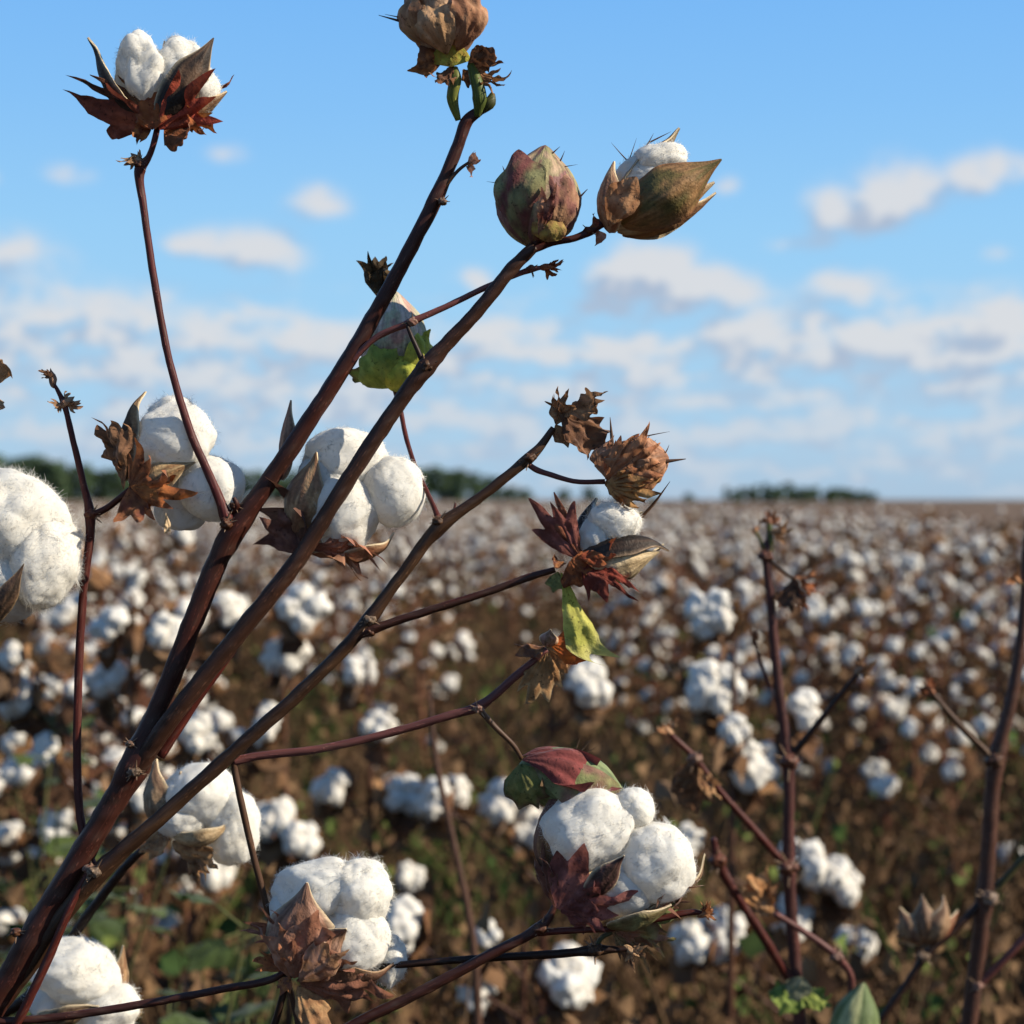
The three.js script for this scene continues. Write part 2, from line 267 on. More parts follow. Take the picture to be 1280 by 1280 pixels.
// a closed, ovoid boll: ridged along its sutures, drawn to a point
function pod(o, m) {
  const { b, t, w, lobes = 4, groove = .07, seed = 1, colf, wrinkle = .03, point = .16, n = [0, 0, 1], full = .46, res = 1 } = o, { A, B, N, L } = frame(b, t, n), gb = new GB();
  gb.grid(72 * res, 48 * res, (i, j) => {
    const a = i * Math.PI * 2, s = j; let r = Math.pow(Math.sin(Math.PI * Math.pow(clamp(s, .001, .999), Math.log(.5) / Math.log(full))), .62);
    r = r * (1 - point * sstep(.7, 1, s)) + .004; const gr = Math.pow(Math.abs(Math.cos(a * lobes / 2 + seed)), 8);
    const ca = Math.cos(a), sa = Math.sin(a); r *= 1 - groove * gr + wrinkle * 1.7 * fbm(ca * 1.6 + seed, sa * 1.6, s * 3, 4, .6) - wrinkle * 1.3 * Math.abs(N3(ca * 3.2, sa * 3.2 + seed, s * 2.2));
    const x = ca * w / 2 * r, z = sa * w / 2 * r, y = s * L;
    return [b[0] + A.x * y + B.x * x + N.x * z, b[1] + A.y * y + B.y * x + N.y * z, b[2] + A.z * y + B.z * x + N.z * z, i * w * m * 3, s * L * m, colf(ca, sa, s, fbm(ca * 2 + seed, sa * 2, s * 4, 4))];
  });
  return gb.geo(m);
}
// fine bristles or thread-like teeth: [base, tip, radius]
function bristles(list, col, m) { const gb = new GB(); for (let [p, q, r, k = 0] of list) { p = p.map((v, i) => v - .8 * (q[i] - v)); const mid = [0, 1, 2].map(i => (p[i] + q[i]) / 2); mid[0] += k; mid[1] += Math.abs(k) * .5; stalk(gb, [[...p, r], [...mid, r * .7], [...q, r * .12]], col, { m, radial: 5, step: 4, cap: false }); } return gb.geo(m); }

// ───────────────────────── scene bookkeeping ─────────────────────────
const taken = {};
function numbered(n) { const k = taken[n] = (taken[n] ?? -1) + 1; return k ? `${n}_${String(k).padStart(3, '0')}` : n; }
function thing(name, label, category, pos, group) { const o = new THREE.Group(); o.name = numbered(name); o.position.copy(pos); o.userData = { label, category }; if (group) o.userData.group = group; scene.add(o); return o; }
function part(name, geo, mat, parent, label) { const o = new THREE.Mesh(geo, mat); o.name = name; o.castShadow = o.receiveShadow = true; if (label) o.userData.label = label; parent.add(o); return o; }
function setting(name, geo, mat) { const o = new THREE.Mesh(geo, mat); o.name = name; o.castShadow = o.receiveShadow = true; o.userData.kind = 'structure'; scene.add(o); return o; }

// ───────────────────────── ground, far field, trees on the horizon ─────────────────────────
const ROW = V(-.23, 0, -1).normalize(), CROSS = V(1, 0, -.23).normalize(), ROW_GAP = .96;
const rowPhase = (x, z) => (x * CROSS.x + z * CROSS.z) / ROW_GAP;
const fieldEdge = z => 4.7 + .02 * Math.max(0, -z - 15) + .3 * N3(z * .05, 3, 1);      // beyond this line the land lies bare
const groundY = (x, z) => { const near = 1 - sstep(20, 60, Math.hypot(x, z)); return near * (.035 * Math.cos(rowPhase(x, z) * 2 * Math.PI) + .03 * fbm(x * 1.3, z * 1.3, 2, 4)); };
{
  const gb = new GB(), K = 6.4, S = 2600 / Math.sinh(K);
  gb.grid(230, 230, (i, j) => { const x = S * Math.sinh(K * (i * 2 - 1)), z = -4 - S * Math.sinh(K * (j * 2 - 1)), k = clamp(.5 + fbm(x * .9, z * .9, 5, 4)), c = mix3([.085, .053, .03], [.18, .115, .065], k); return [x, groundY(x, z), z, x, z, x > fieldEdge(z) ? mix3([.40, .29, .225], [.48, .36, .285], clamp(.5 + fbm(x * .06, z * .02, 3, 3))) : c]; });
  setting('ground', gb.geo(), M.soil);
  // beyond the rows that can be told apart: the same crop, too far away to see single plants
  const fb = new GB(), Z0 = -150, Z1 = -1500;
  fb.grid(150, 90, (i, j) => {
    const z = Z0 + (Z1 - Z0) * j * j, x0 = -110 + .5 * z, x = x0 + (fieldEdge(z) - x0) * i, q = fbm(x * .35, z * .2, 1, 3), k = clamp(.5 + 1.3 * fbm(x * .9, z * .5, 8, 3));
    return [x, (j === 0 || j === 1 || i === 0 || i === 1 ? 0 : .88 + .09 * q), z, x, z, mix3([.12, .077, .053], [.24, .18, .14], k)];
  });
  setting('far_field', fb.geo(), M.field);
}
function treeShape(seed) {
  const R = rng(seed), tg = new GB(), cg = new GB();
  stalk(tg, [[0, 0, 0, .32], [.1, 2.2, 0, .24], [0, 5, .1, .15], [.1, 8, 0, .06]], [.09, .065, .045], { radial: 7, step: .8, bump: .05 });
  for (let k = 0; k < 6; k++) { const a = R() * 6.28, h = 2.2 + R() * 4; stalk(tg, [[0, h, 0, .1], [Math.cos(a) * 1.2, h + .9, Math.sin(a) * 1.2, .06], [Math.cos(a) * 2.3, h + 1.7, Math.sin(a) * 2.3, .02]], [.09, .065, .045], { radial: 5, step: .8 }); }
  const lobes = Array.from({ length: 19 }, () => { const a = R() * 6.28, h = R(), rr = (1 - Math.abs(h - .35)) * 2.3 * Math.sqrt(R()); return [Math.cos(a) * rr, 1.0 + h * 7.9, Math.sin(a) * rr, .9 + R() * .95]; });
  for (const [x, y, z, r] of lobes) for (let k = 0; k < 75; k++) {
    const d = V(R() - .5, R() - .5, R() - .5).normalize(), e = Math.pow(R(), .4), s = .16 + R() * .24; const c = [x + d.x * r * e, y + d.y * r * e * .85, z + d.z * r * e];
    const t1 = V(R() - .5, R() - .5, R() - .5).normalize(), t2 = V().crossVectors(t1, d).normalize(); const g = R(), col = mix3([.04, .07, .035], [.09, .13, .065], g);
    const q = [[-1, -.6], [1, -.5], [.7, .9], [-.8, .7]].map(([a, b]) => cg.v(c[0] + (t1.x * a + t2.x * b) * s, c[1] + (t1.y * a + t2.y * b) * s, c[2] + (t1.z * a + t2.z * b) * s, 0, 0, col));
    cg.i.push(q[0], q[1], q[2], q[0], q[2], q[3]);
  }
  return [tg.geo(), cg.geo()];
}
{
  const kinds = [3, 8, 15, 22].map(treeShape), R = rng(77);
  // [frame x, frame y of the top, metres away, wood]
  const left = 'dark green tree in the long far wood', right = 'dark tree in the small far clump';
  const spots = [];
  const outline = [[-70, 572], [0, 570], [45, 567], [75, 581], [110, 584], [130, 582], [170, 586], [220, 582], [270, 588], [315, 587], [350, 590], [390, 584], [440, 588], [490, 583], [530, 582], [560, 587], [600, 588], [628, 600], [655, 611], [700, 612], [735, 608], [770, 615], [812, 619], [856, 617]];
  for (let x = -70; x < 650; x += 10 + R() * 7) { let i = 1; while (outline[i][0] < x) i++; const [a, ya] = outline[i - 1], [b, yb] = outline[i]; spots.push([x, ya + (yb - ya) * (x - a) / (b - a) + (R() - .35) * 8, 400 + R() * 50, left]); }
  for (const [x, y] of outline.slice(-6)) spots.push([x + R() * 6, y, 520, left]);
  for (const [x, y] of [[909, 607], [918, 611], [927, 609], [938, 612], [946, 606], [957, 603], [966, 609], [974, 606], [984, 604], [993, 610], [1001, 608], [1012, 609], [1021, 607], [1033, 613], [1042, 610], [1054, 611], [1063, 612], [1071, 615], [1080, 614], [1090, 618]]) spots.push([x + (R() - .5) * 5, y + (R() - .5) * 4, 620 + R() * 40, right]);
  spots.forEach(([x, y, d, label], k) => {
    const p = at(x, HORIZON, d), h = EYE + (HORIZON - y) / F * d, s = h / 9.4, [tg, cg] = kinds[k % 4];
    const spot = label === right ? (x < 970 ? 'left end' : x < 1030 ? 'middle' : 'right end') : x < 130 ? 'above the fluffy boll at the edge' : x < 330 ? 'behind the boll with star-shaped bracts' : x < 530 ? 'behind the smooth four-lock boll' : x < 640 ? 'beside the thin red stalk' : 'at its thin far end';
    const o = thing('tree', `${label}, ${spot}`, 'tree', V(p.x, 0, p.z), label === left ? 'trees of the long wood on the horizon' : 'trees of the far clump on the horizon');
    const w = s * (.85 + R() * .5) * (s < .6 ? 1.9 : 1); o.scale.set(w, s, w); o.rotation.y = R() * 6.28; part('trunk', tg, M.field, o); part('crown', cg, M.tree, o);
  });
}
// ───────────────────────── the cotton rows ─────────────────────────
const LINT = [.66, .635, .585];
function fieldBoll(lg, bg, c, dir, size, seed, detail) {
  const R = rng(seed * 17 + 3), d = dir.clone().normalize(), X = V(-d.y, d.x, .3).cross(d).normalize(), Y = V().crossVectors(d, X), g = ico(detail), P = g.attributes.position, n = R() < .6 ? 4 : 5, v = V();
  const a0 = R() * 6;
  for (let k = 0; k < n; k++) {
    const a = a0 + k / n * 6.283, o = lg.n, rr = size * (.19 + R() * .14), off = size * (.22 + R() * .05), lift = size * (.06 + R() * .16); const s = seed * 3.3 + k * 5.1; const tint = R() * .6;
    const lc = V().copy(c).addScaledVector(X, Math.cos(a) * off).addScaledVector(Y, Math.sin(a) * off).addScaledVector(d, lift);
    for (let i = 0; i < P.count; i++) { v.fromBufferAttribute(P, i); const q = rr * (1 + .38 * N3(v.x * 1.4 + s, v.y * 1.4, v.z * 1.4) + .2 * N3(v.x * 3.5, v.y * 3.5 + s, v.z * 3.5)); const droop = v.y < 0 ? 1.15 : 1; lg.v(lc.x + v.x * q, lc.y + v.y * q * droop, lc.z + v.z * q, v.x * rr, v.y * rr, mix3(LINT, [.58, .50, .40], tint * clamp(.5 + N3(v.x * 2 + s, v.y * 2, v.z * 2)))); }
    for (let i = 0; i < g.index.count; i++) lg.i.push(o + g.index.getX(i));
  }
  for (let k = 0; k < 5; k++) {                                           // burr points and dry bracts behind the lint
    const a = a0 + (k + .5) / 5 * 6.283, b = V().copy(c).addScaledVector(d, -size * .38), t = V().copy(c).addScaledVector(X, Math.cos(a) * size * .7).addScaledVector(Y, Math.sin(a) * size * .7).addScaledVector(d, size * (R() - .25) * .3), sd = V().crossVectors(d, V().subVectors(t, b)).normalize().multiplyScalar(size * .3);
    const col = mix3([.13, .06, .03], [.30, .165, .08], R()), md = V().lerpVectors(b, t, .55).addScaledVector(d, -size * .12);
    const i0 = bg.v(b.x, b.y, b.z, 0, 0, col), i1 = bg.v(md.x - sd.x, md.y - sd.y, md.z - sd.z, 0, 0, col), i2 = bg.v(md.x + sd.x, md.y + sd.y, md.z + sd.z, 0, 0, col), i3 = bg.v(t.x, t.y, t.z, 0, 0, col); bg.i.push(i0, i1, i2, i1, i3, i2);
  }
}
function leafBlade(gb, p, dir, size, col, R) {                              // a small crumpled lobed leaf
  const d = dir.clone().normalize(), s = V(R() - .5, (R() - .5) * .6, R() - .5).cross(d).normalize(), u = V().crossVectors(s, d), curl = (R() - .3) * 2.6; const ids = [];
  const o = [[0, 0], [.3, -.5], [.62, -.38], [1, 0], [.62, .38], [.3, .5]];
  const c0 = gb.v(...p.clone().addScaledVector(d, size * .4).addScaledVector(u, size * .15 * (R() - .5)).toArray(), 0, 0, col);
  for (const [a, b] of o) { const q = p.clone().addScaledVector(d, a * size).addScaledVector(s, b * size).addScaledVector(u, size * (curl * (a - .4) * (a - .4) + (R() - .5) * .4 + Math.abs(b) * (.9 * R() - .1))); ids.push(gb.v(q.x, q.y, q.z, 0, 0, mix3(col, col.map(x => x * .6), R()))); }
  for (let k = 0; k < 6; k++) gb.i.push(c0, ids[k], ids[(k + 1) % 6]);
}
const DRY = [[.13, .063, .03], [.17, .09, .044], [.075, .037, .02], [.22, .13, .07]], GREEN = [[.045, .085, .022], [.07, .11, .03], [.10, .125, .035]];
function cottonShape(seed, detail, o = {}) {
  const R = rng(seed * 101 + 1), H = o.h ?? (.84 + R() * .2), sg = new GB(), fg = new GB(), bolls = []; const lean = (R() - .5) * .14, lz = (R() - .5) * .14;
  const top = V(lean, H, lz), ax = t => V(lean * t * t, H * t, lz * t * t); const red = mix3([.12, .045, .03], [.19, .09, .05], R());
  stalk(sg, [[0, -.06, 0, .007], [...ax(.35).toArray(), .006], [...ax(.7).toArray(), .0045], [...top.toArray(), .002]], red, { radial: 5, step: .08, bump: 0 });
  const nb = o.n ?? (10 + (R() * 5 | 0)); let ang = R() * 6;
  for (let k = 0; k < nb; k++) {
    const t = .38 + .6 * Math.pow((k + .3) / nb, .75), b = ax(t); ang += 2.4 + R() * .6; const len = (.06 + R() * .2) * (1.15 - t * .55), e = V(b.x + Math.cos(ang) * len, b.y + len * (.25 + R() * .55), b.z + Math.sin(ang) * len);
    stalk(sg, [[...b.toArray(), .003], [(b.x + e.x) / 2, (b.y + e.y) / 2 + len * .02, (b.z + e.z) / 2, .0026], [...e.toArray(), .002]], red, { radial: 4, step: .06, bump: 0, cap: false });
    const dir = V(Math.cos(ang) * .8 + (R() - .5) * .5, .45 + R() * .6, Math.sin(ang) * .8 + (R() - .5) * .5), size = .036 + R() * .026;
    if (R() < (o.ratio ?? .74)) { const lg = new GB(), bg = new GB(); fieldBoll(lg, bg, e.clone().addScaledVector(dir, .012), dir, size, seed * 50 + k, detail); bolls.push([lg, bg]); }
    else for (let q = 0; q < 4; q++) leafBlade(fg, e, V(R() - .5, R(), R() - .5), .03 + R() * .02, DRY[R() * 4 | 0], R);
  }
  const nl = o.leaves ?? (16 + (R() * 12 | 0));
  for (let k = 0; k < nl; k++) { const t = .12 + R() * .75, b = ax(t), a = R() * 6.28, l = .03 + R() * .13; leafBlade(fg, V(b.x + Math.cos(a) * l, b.y + (R() - .6) * .08, b.z + Math.sin(a) * l), V(Math.cos(a), -.7 + R() * .9, Math.sin(a)), .018 + R() * .03, R() < (o.green ?? .2) ? GREEN[R() * 3 | 0] : DRY[R() * 4 | 0], R); }
  return { stem: sg.geo(), leaves: fg.geo(), bolls: bolls.map(([l, b]) => [l.geo(), b.geo()]) };
}
const backKinds = [11, 12, 13, 14, 15, 16, 17, 18].map(s => cottonShape(s, 0));
const wholeOf = s => mergeGeometries([s.stem, s.leaves, ...s.bolls.flat()]);
const closeKinds = [1, 2, 3, 4, 5, 6].map(s => cottonShape(s, 2)), midKinds = [11, 12, 13, 14, 15, 16, 17, 18].map(s => cottonShape(s, 1)), farKinds = midKinds.map(wholeOf), farthestKinds = [31, 32, 33, 34].map(s => wholeOf(cottonShape(s, 1, { ratio: .5, leaves: 40 })));
const bare = (x, z) => {                                                   // the strip of trampled ground and dry grass
  if (x > -.15 && z > -4.0 - .25 * fbm(x * 1.5, z, 4, 2) * 4) return 1;
  const k = sstep(-6, -14.5, z), cx = -.05 - .75 * k, hw = .5 - .2 * k; if (z > -14.5 && z < -3.6 && Math.abs(x - cx) < hw) return .86;
  return 0;
};
const spotsAll = [];
{
  const R = rng(909), half = Math.tan(FOV / 2 * Math.PI / 180);
  for (let d = 0; d < 175; d += .125) {
    const w = half * (d + .3) * 1.18 + 1.3; const thin = d < 45 ? 1 : d < 90 ? .72 : .45;
    for (let row = Math.floor((-w * 1.3 - d * .5) / ROW_GAP) - 2; row < (w * 1.3 + d * .5) / ROW_GAP + 2; row++) {
      const c = row * ROW_GAP + (R() - .5) * .26, a = d + (R() - .5) * .16, x = CROSS.x * c + ROW.x * a, z = CROSS.z * c + ROW.z * a;
      if (R() > thin || z > -2.35 || Math.abs(x) > half * -z * 1.16 + (x > 0 ? 1.0 : .5)) { continue; }
      if (R() < bare(x, z) || x > fieldEdge(z)) continue;
      if (x > -.5 && z > -3.4) continue;
      spotsAll.push([x, z, R() * 6.28, .88 + R() * .24, R()]);
    }
  }
}
const inView = ([x, z]) => Math.abs(x) < -z * .306 + .12;
const near = spotsAll.filter(inView).sort((a, b) => b[1] - a[1]).slice(0, 290), nearSet = new Set(near), rest = spotsAll.filter(s => !nearSet.has(s));
near.forEach(([x, z, turn, s, pick], k) => {
  const close = -z < 5.2, shape = close ? closeKinds[pick * 6 | 0] : (-z < 7 ? midKinds : backKinds)[pick * 8 | 0];
  const fx = SIDE / 2 + x / -z * F, where = ['below the fluffy boll cut by the edge', 'behind the crossing main stems', 'below the smooth boll behind the stems', 'below the crumpled dried head', 'beside the slim bare stem', 'behind the curled dead leaf', 'beside the dark stem at the edge'][[130, 330, 560, 790, 930, 1100].filter(v => fx > v).length];
  const row = close ? 'full of bolls, nearest rows,' : -z < 7 ? 'with scattered bolls, second rows,' : -z < 9 ? 'with small bolls, middle rows,' : 'with tiny bolls, rear rows,';
  const o = thing('cotton_plant', `blurred cotton plant ${row} ${where}`, 'cotton plant', V(x, groundY(x, z), z), 'cotton plants standing in the field rows');
  o.rotation.y = turn; o.scale.setScalar(s); part('stem', shape.stem, M.field, o); const lv = part('dry_leaves', shape.leaves, M.fieldLeaf, o); lv.userData.kind = 'stuff';
  for (const [l, b] of shape.bolls) { const bo = part('cotton_boll', l, M.fieldLint, o); part('burr', b, M.field, bo); }
});
{
  const mass = new THREE.Group(); mass.name = 'cotton_field'; mass.userData = { kind: 'stuff', label: 'sea of far white cotton bolls on brown plants reaching the horizon', category: 'cotton field' }; scene.add(mass);
  const m4 = new THREE.Matrix4(), q = new THREE.Quaternion();
  [...farKinds, ...farthestKinds].forEach((g, kind) => {
    const mine = rest.filter(s => (s[1] < -32 - s[4] * 12 ? 8 + (s[4] * 4 | 0) : s[4] * 8 | 0) === kind), im = new THREE.InstancedMesh(g, M.field, mine.length); im.name = 'cotton_rows'; im.userData.kind = 'stuff'; im.castShadow = im.receiveShadow = true;
    mine.forEach(([x, z, turn, s], i) => im.setMatrixAt(i, m4.compose(V(x, groundY(x, z), z), q.setFromAxisAngle(V(0, 1, 0), turn), V(s, s, s)))); mass.add(im);
  });
}
// dry grass and fallen leaves on the ground between the rows
{
  const R = rng(4242), m4 = new THREE.Matrix4(), q = new THREE.Quaternion(), e = new THREE.Euler(), col = new THREE.Color();
  const tuft = k => { const gb = new GB(), r = rng(k); for (let b = 0; b < 12; b++) { const a = r() * 6.28, l = .04 + r() * .12, o = .3 + r() * .9, w = .0016, x0 = (r() - .5) * .05, z0 = (r() - .5) * .05; let p = null; for (let j = 0; j <= 3; j++) { const u = j / 3, out = l * o * u * u, x = x0 + Math.cos(a) * out, y = l * u * (1 - .35 * o * u) - .005, z = z0 + Math.sin(a) * out, ww = w * (1 - u * .8); const i0 = gb.v(x - Math.sin(a) * ww, y, z + Math.cos(a) * ww, 0, 0, [1, 1, 1]), i1 = gb.v(x + Math.sin(a) * ww, y, z - Math.cos(a) * ww, 0, 0, [1, 1, 1]); if (p) gb.i.push(p[0], p[1], i1, p[0], i1, i0); p = [i0, i1]; } } return gb.geo(); };
  const flake = k => { const gb = new GB(), r = rng(k); leafBlade(gb, V(0, .006, 0), V(1, .25, 0), .034, [1, 1, 1], r); return gb.geo(); };
  const place = (name, label, geo, count, far, colf, flat) => {
    const list = []; while (list.length < count) { const z = -1.6 - (far - 1.6) * Math.pow(R(), 1.4), x = (R() * 2 - 1) * (-z * .36 + .5); list.push([x, z]); }
    const im = new THREE.InstancedMesh(geo, M.field, count); im.name = name; im.userData = { kind: 'stuff', label, category: name === 'dry_grass' ? 'grass' : name === 'dead_weeds' ? 'weeds' : 'leaf litter' }; im.castShadow = im.receiveShadow = true;
    list.forEach(([x, z], i) => { const s = .6 + R() * 1.1; q.setFromEuler(e.set(flat ? (R() - .5) * 1.2 : (R() - .5) * .5, R() * 6.28, flat ? (R() - .5) * 1.2 : (R() - .5) * .5)); im.setMatrixAt(i, m4.compose(V(x, groundY(x, z) + (flat ? R() * .012 : 0), z), q, V(s, s * (flat ? 1 : .8 + R() * .6), s))); const c = colf(R); im.setColorAt(i, col.setRGB(...c)); });
    scene.add(im);
  };
  const bush = k => { const gb = new GB(), r = rng(k), c = [1, 1, 1]; for (let b = 0; b < 5; b++) { const a = r() * 6.28, l = .14 + r() * .24, lean = .1 + r() * .5, p = t => V(Math.cos(a) * l * lean * t * t, l * t - .02, Math.sin(a) * l * lean * t * t); stalk(gb, [[...p(0).toArray(), .0022], [...p(.5).toArray(), .0018], [...p(1).toArray(), .0008]], c, { radial: 3, step: .14, bump: 0, cap: false }); for (let q = 0; q < 4; q++) { const t = .3 + r() * .6, s0 = p(t), a2 = r() * 6.28, e = s0.clone().add(V(Math.cos(a2) * .08, .05 + r() * .06, Math.sin(a2) * .08)); stalk(gb, [[...s0.toArray(), .0013], [...e.toArray(), .0006]], c, { radial: 3, step: .2, bump: 0, cap: false }); leafBlade(gb, e, V(r() - .5, r() - .6, r() - .5), .007 + r() * .016, c, r); leafBlade(gb, s0, V(r() - .5, r() - .7, r() - .5), .007 + r() * .016, c, r); } } return gb.geo(); };
  const straw = R => R() < .13 ? [.10, .13, .035] : mix3([.11, .066, .031], [.28, .19, .095], R());
  place('dead_weeds', 'tangle of dead brown weeds and twigs between the cotton plants', bush(21), 8000, 15, R => R() < .14 ? mix3([.05, .09, .025], [.12, .15, .04], R()) : mix3([.065, .034, .019], [.21, .128, .068], R()), false);
  place('dry_grass', 'dry brown grass standing between the cotton rows', tuft(6), 15000, 15, straw, false);
  place('leaf_litter', 'fallen brown cotton leaves lying on the soil', flake(9), 24000, 16, R => mix3([.085, .048, .028], [.19, .122, .072], R()), true);
}
// ───────────────────────── plants near the lens, each branch and boll where it grows ─────────────────────────
// Coordinates below are frame units at the plant's distance: x to the right, y down, z towards the viewer; one unit is about 0.4 mm on the nearest plant.
const PURPLE = [.13, .045, .05], RED = [.22, .055, .032], RUST = [.30, .10, .035], BROWN = [.20, .10, .05], TAN = [.42, .27, .15], CREAM = [.62, .50, .33], DARK = [.055, .032, .022], LEAFG = [.12, .16, .035], YELG = [.30, .32, .06], PINKISH = [.36, .20, .15];
const BARK = [.088, .019, .011], BARK2 = [.044, .018, .010], BARKRED = [.15, .029, .02], BARKPINK = [.25, .085, .07], BARKBRN = [.15, .075, .04], BARKGRN = [.11, .10, .04];
class Plant {
  constructor(depth, root, label, name = 'cotton_plant', category = 'cotton plant') {
    this.D = depth; this.m = depth / F; this.root = root.clone(); this.g = thing(name, label, category, root); this.seed = 1;
  }
  w(x, y, z = 0) { return at(x, y, this.D - z * this.m); }
  l(x, y, z = 0) { return this.w(x, y, z).sub(this.root); }
  branch(pts, col, o = {}) {                                               // pts [x, y, z, width]
    const gb = new GB(), q = pts.map(([x, y, z, w]) => { const p = this.l(x, y, z); return [p.x, p.y, p.z, w * .425 * (this.D - z * this.m) / F]; });
    stalk(gb, (o.down ? [[...this.down(o.down), q[0][3] * 1.15], ...q] : q), col, { step: .0022 * this.D / .8, seed: ++this.seed, radial: o.radial ?? 14, bump: o.bump ?? .075, col2: o.col2, weather: .3, swell: (o.nodes ?? []).map(n => this.l(n[0], n[1], n[2])) });
    for (const [x, y, z, r, k = 1] of o.nodes ?? []) {                      // leaf scars and torn stipules on the joints
      const c = this.l(x, y, z), R = rng(this.seed * 7 + x | 0), g = ico(4), P = g.attributes.position, o0 = gb.n, v = V();
      for (let i = 0; i < P.count; i++) { v.fromBufferAttribute(P, i); const rr = r * this.m * (1 + .35 * N3(v.x * 1.7 + x, v.y * 1.7 + y, v.z * 1.7)); gb.v(c.x + v.x * rr, c.y + v.y * rr * .8, c.z + v.z * rr, v.x * .01, v.y * .01, mix3(col, k > 1 ? [.45, .32, .22] : BROWN, clamp(.4 + .8 * N3(v.x * 3, v.y * 3, v.z * 3 + x)))); }
      for (let i = 0; i < g.index.count; i++) gb.i.push(o0 + g.index.getX(i));
      for (let s = 0; s < 4; s++) { const a = R() * 6.28, e = this.l(x + Math.cos(a) * r * (1.2 + R()), y + Math.sin(a) * r * (1.2 + R()), z + r * .6); stalk(gb, [[c.x, c.y, c.z, r * .22 * this.m], [e.x, e.y, e.z, r * .06 * this.m]], [.34, .21, .13], { radial: 4, step: 1, cap: false }); }
    }
    return part(o.name ?? 'branch', gb.geo(), M.stem, this.g);
  }
  down(a) { return [a.x - this.root.x, a.y - this.root.y, a.z - this.root.z]; }
  // a boll or dry head standing at (x, y, z); its pieces are given in frame coordinates
  head(name, x, y, z, label) {
    const h = new THREE.Group(); h.name = name; h.position.copy(this.l(x, y, z)); if (label) h.userData.label = label; this.g.add(h);
    const m = this.m * (1 - z / F), L = p => [p[0] - x, -(p[1] - y), (p[2] ?? 0) - z], k = this, fl = n => [n[0], n[1], n[2]];
    const api = {
      lint: (cx, cy, cz, rx, ry, rz, o = {}) => { const [body, fuzz] = lintLock(L([cx, cy, cz]), [rx, ry, rz], ++k.seed, m, o); part('lint_lock', body, M.lint, h); part('lint_fibres', fuzz, M.fibre, h).userData.kind = 'stuff'; return api; },
      valve: (b, t, n, w, o = {}) => (part(o.name ?? 'burr_valve', valve({ b: L(b), t: L(t), n, w, seed: ++k.seed, ...o }, m), M.valve, h), api),
      bract: (b, t, n, o = {}) => (part(o.name ?? 'bract', bract({ b: L(b), t: L(t), n, seed: ++k.seed, ...o }, m), M.bract, h), api),
      pod: (b, t, w, colf, o = {}) => (part(o.name ?? 'husk', pod({ b: L(b), t: L(t), w, colf, seed: ++k.seed, ...o }, m), M.valve, h), api),
      hairs: (list, col, name = 'bristle') => { for (const [p, q, r, c] of list) part(name, bristles([[L(p), L(q), r, c]], col, m), M.stem, h); return api; },
      stalk: (pts, col, name = 'stalk') => { const gb = new GB(); stalk(gb, pts.map(p => [...L(p), p[3] / 2]), col, { m, radial: 9, step: 4, seed: ++k.seed }); part(name, gb.geo(m), M.stem, h); return api; },
    };
    return api;
  }
  // the shrivelled tip of a twig: a knot of small dry scales
  tip(x, y, z, size, col = BROWN, col2 = TAN, n = 6, dir = [0, 1], name = 'dry_bud') {
    const h = this.head(name, x, y, z), R = rng(x * 3 + y | 0), dl = Math.hypot(dir[0], dir[1]), dx = dir[0] / dl, dy = -dir[1] / dl;
    h.pod([x - dx * size * .4, y - dy * size * .4, z - 1], [x + dx * size * .55, y + dy * size * .55, z], size * .42, (c, s, t, f) => mix3(col, col2, clamp(.5 + 2 * f)), { wrinkle: .2, groove: .2, name: 'scale', point: .5, res: .25 });
    for (let i = 0; i < n; i++) { const a = Math.atan2(dir[1], dir[0]) + (R() - .5) * 2.6, l = size * (.55 + R() * .6); h.bract([x, y, z], [x + Math.cos(a) * l, y - Math.sin(a) * l, z + (R() - .3) * l], [Math.cos(a + 1.3) * .6, Math.sin(a + 1.3) * .6, .8 * (R() < .5 ? 1 : -1)], { teeth: 3, spread: 38, cup: .9, curl: (R() - .3) * 2.4, crum: .14, col: mix3(col, col2, R() * .5), col2, tl: .5, name: 'scale', res: .5 }); }
    return h;
  }
}

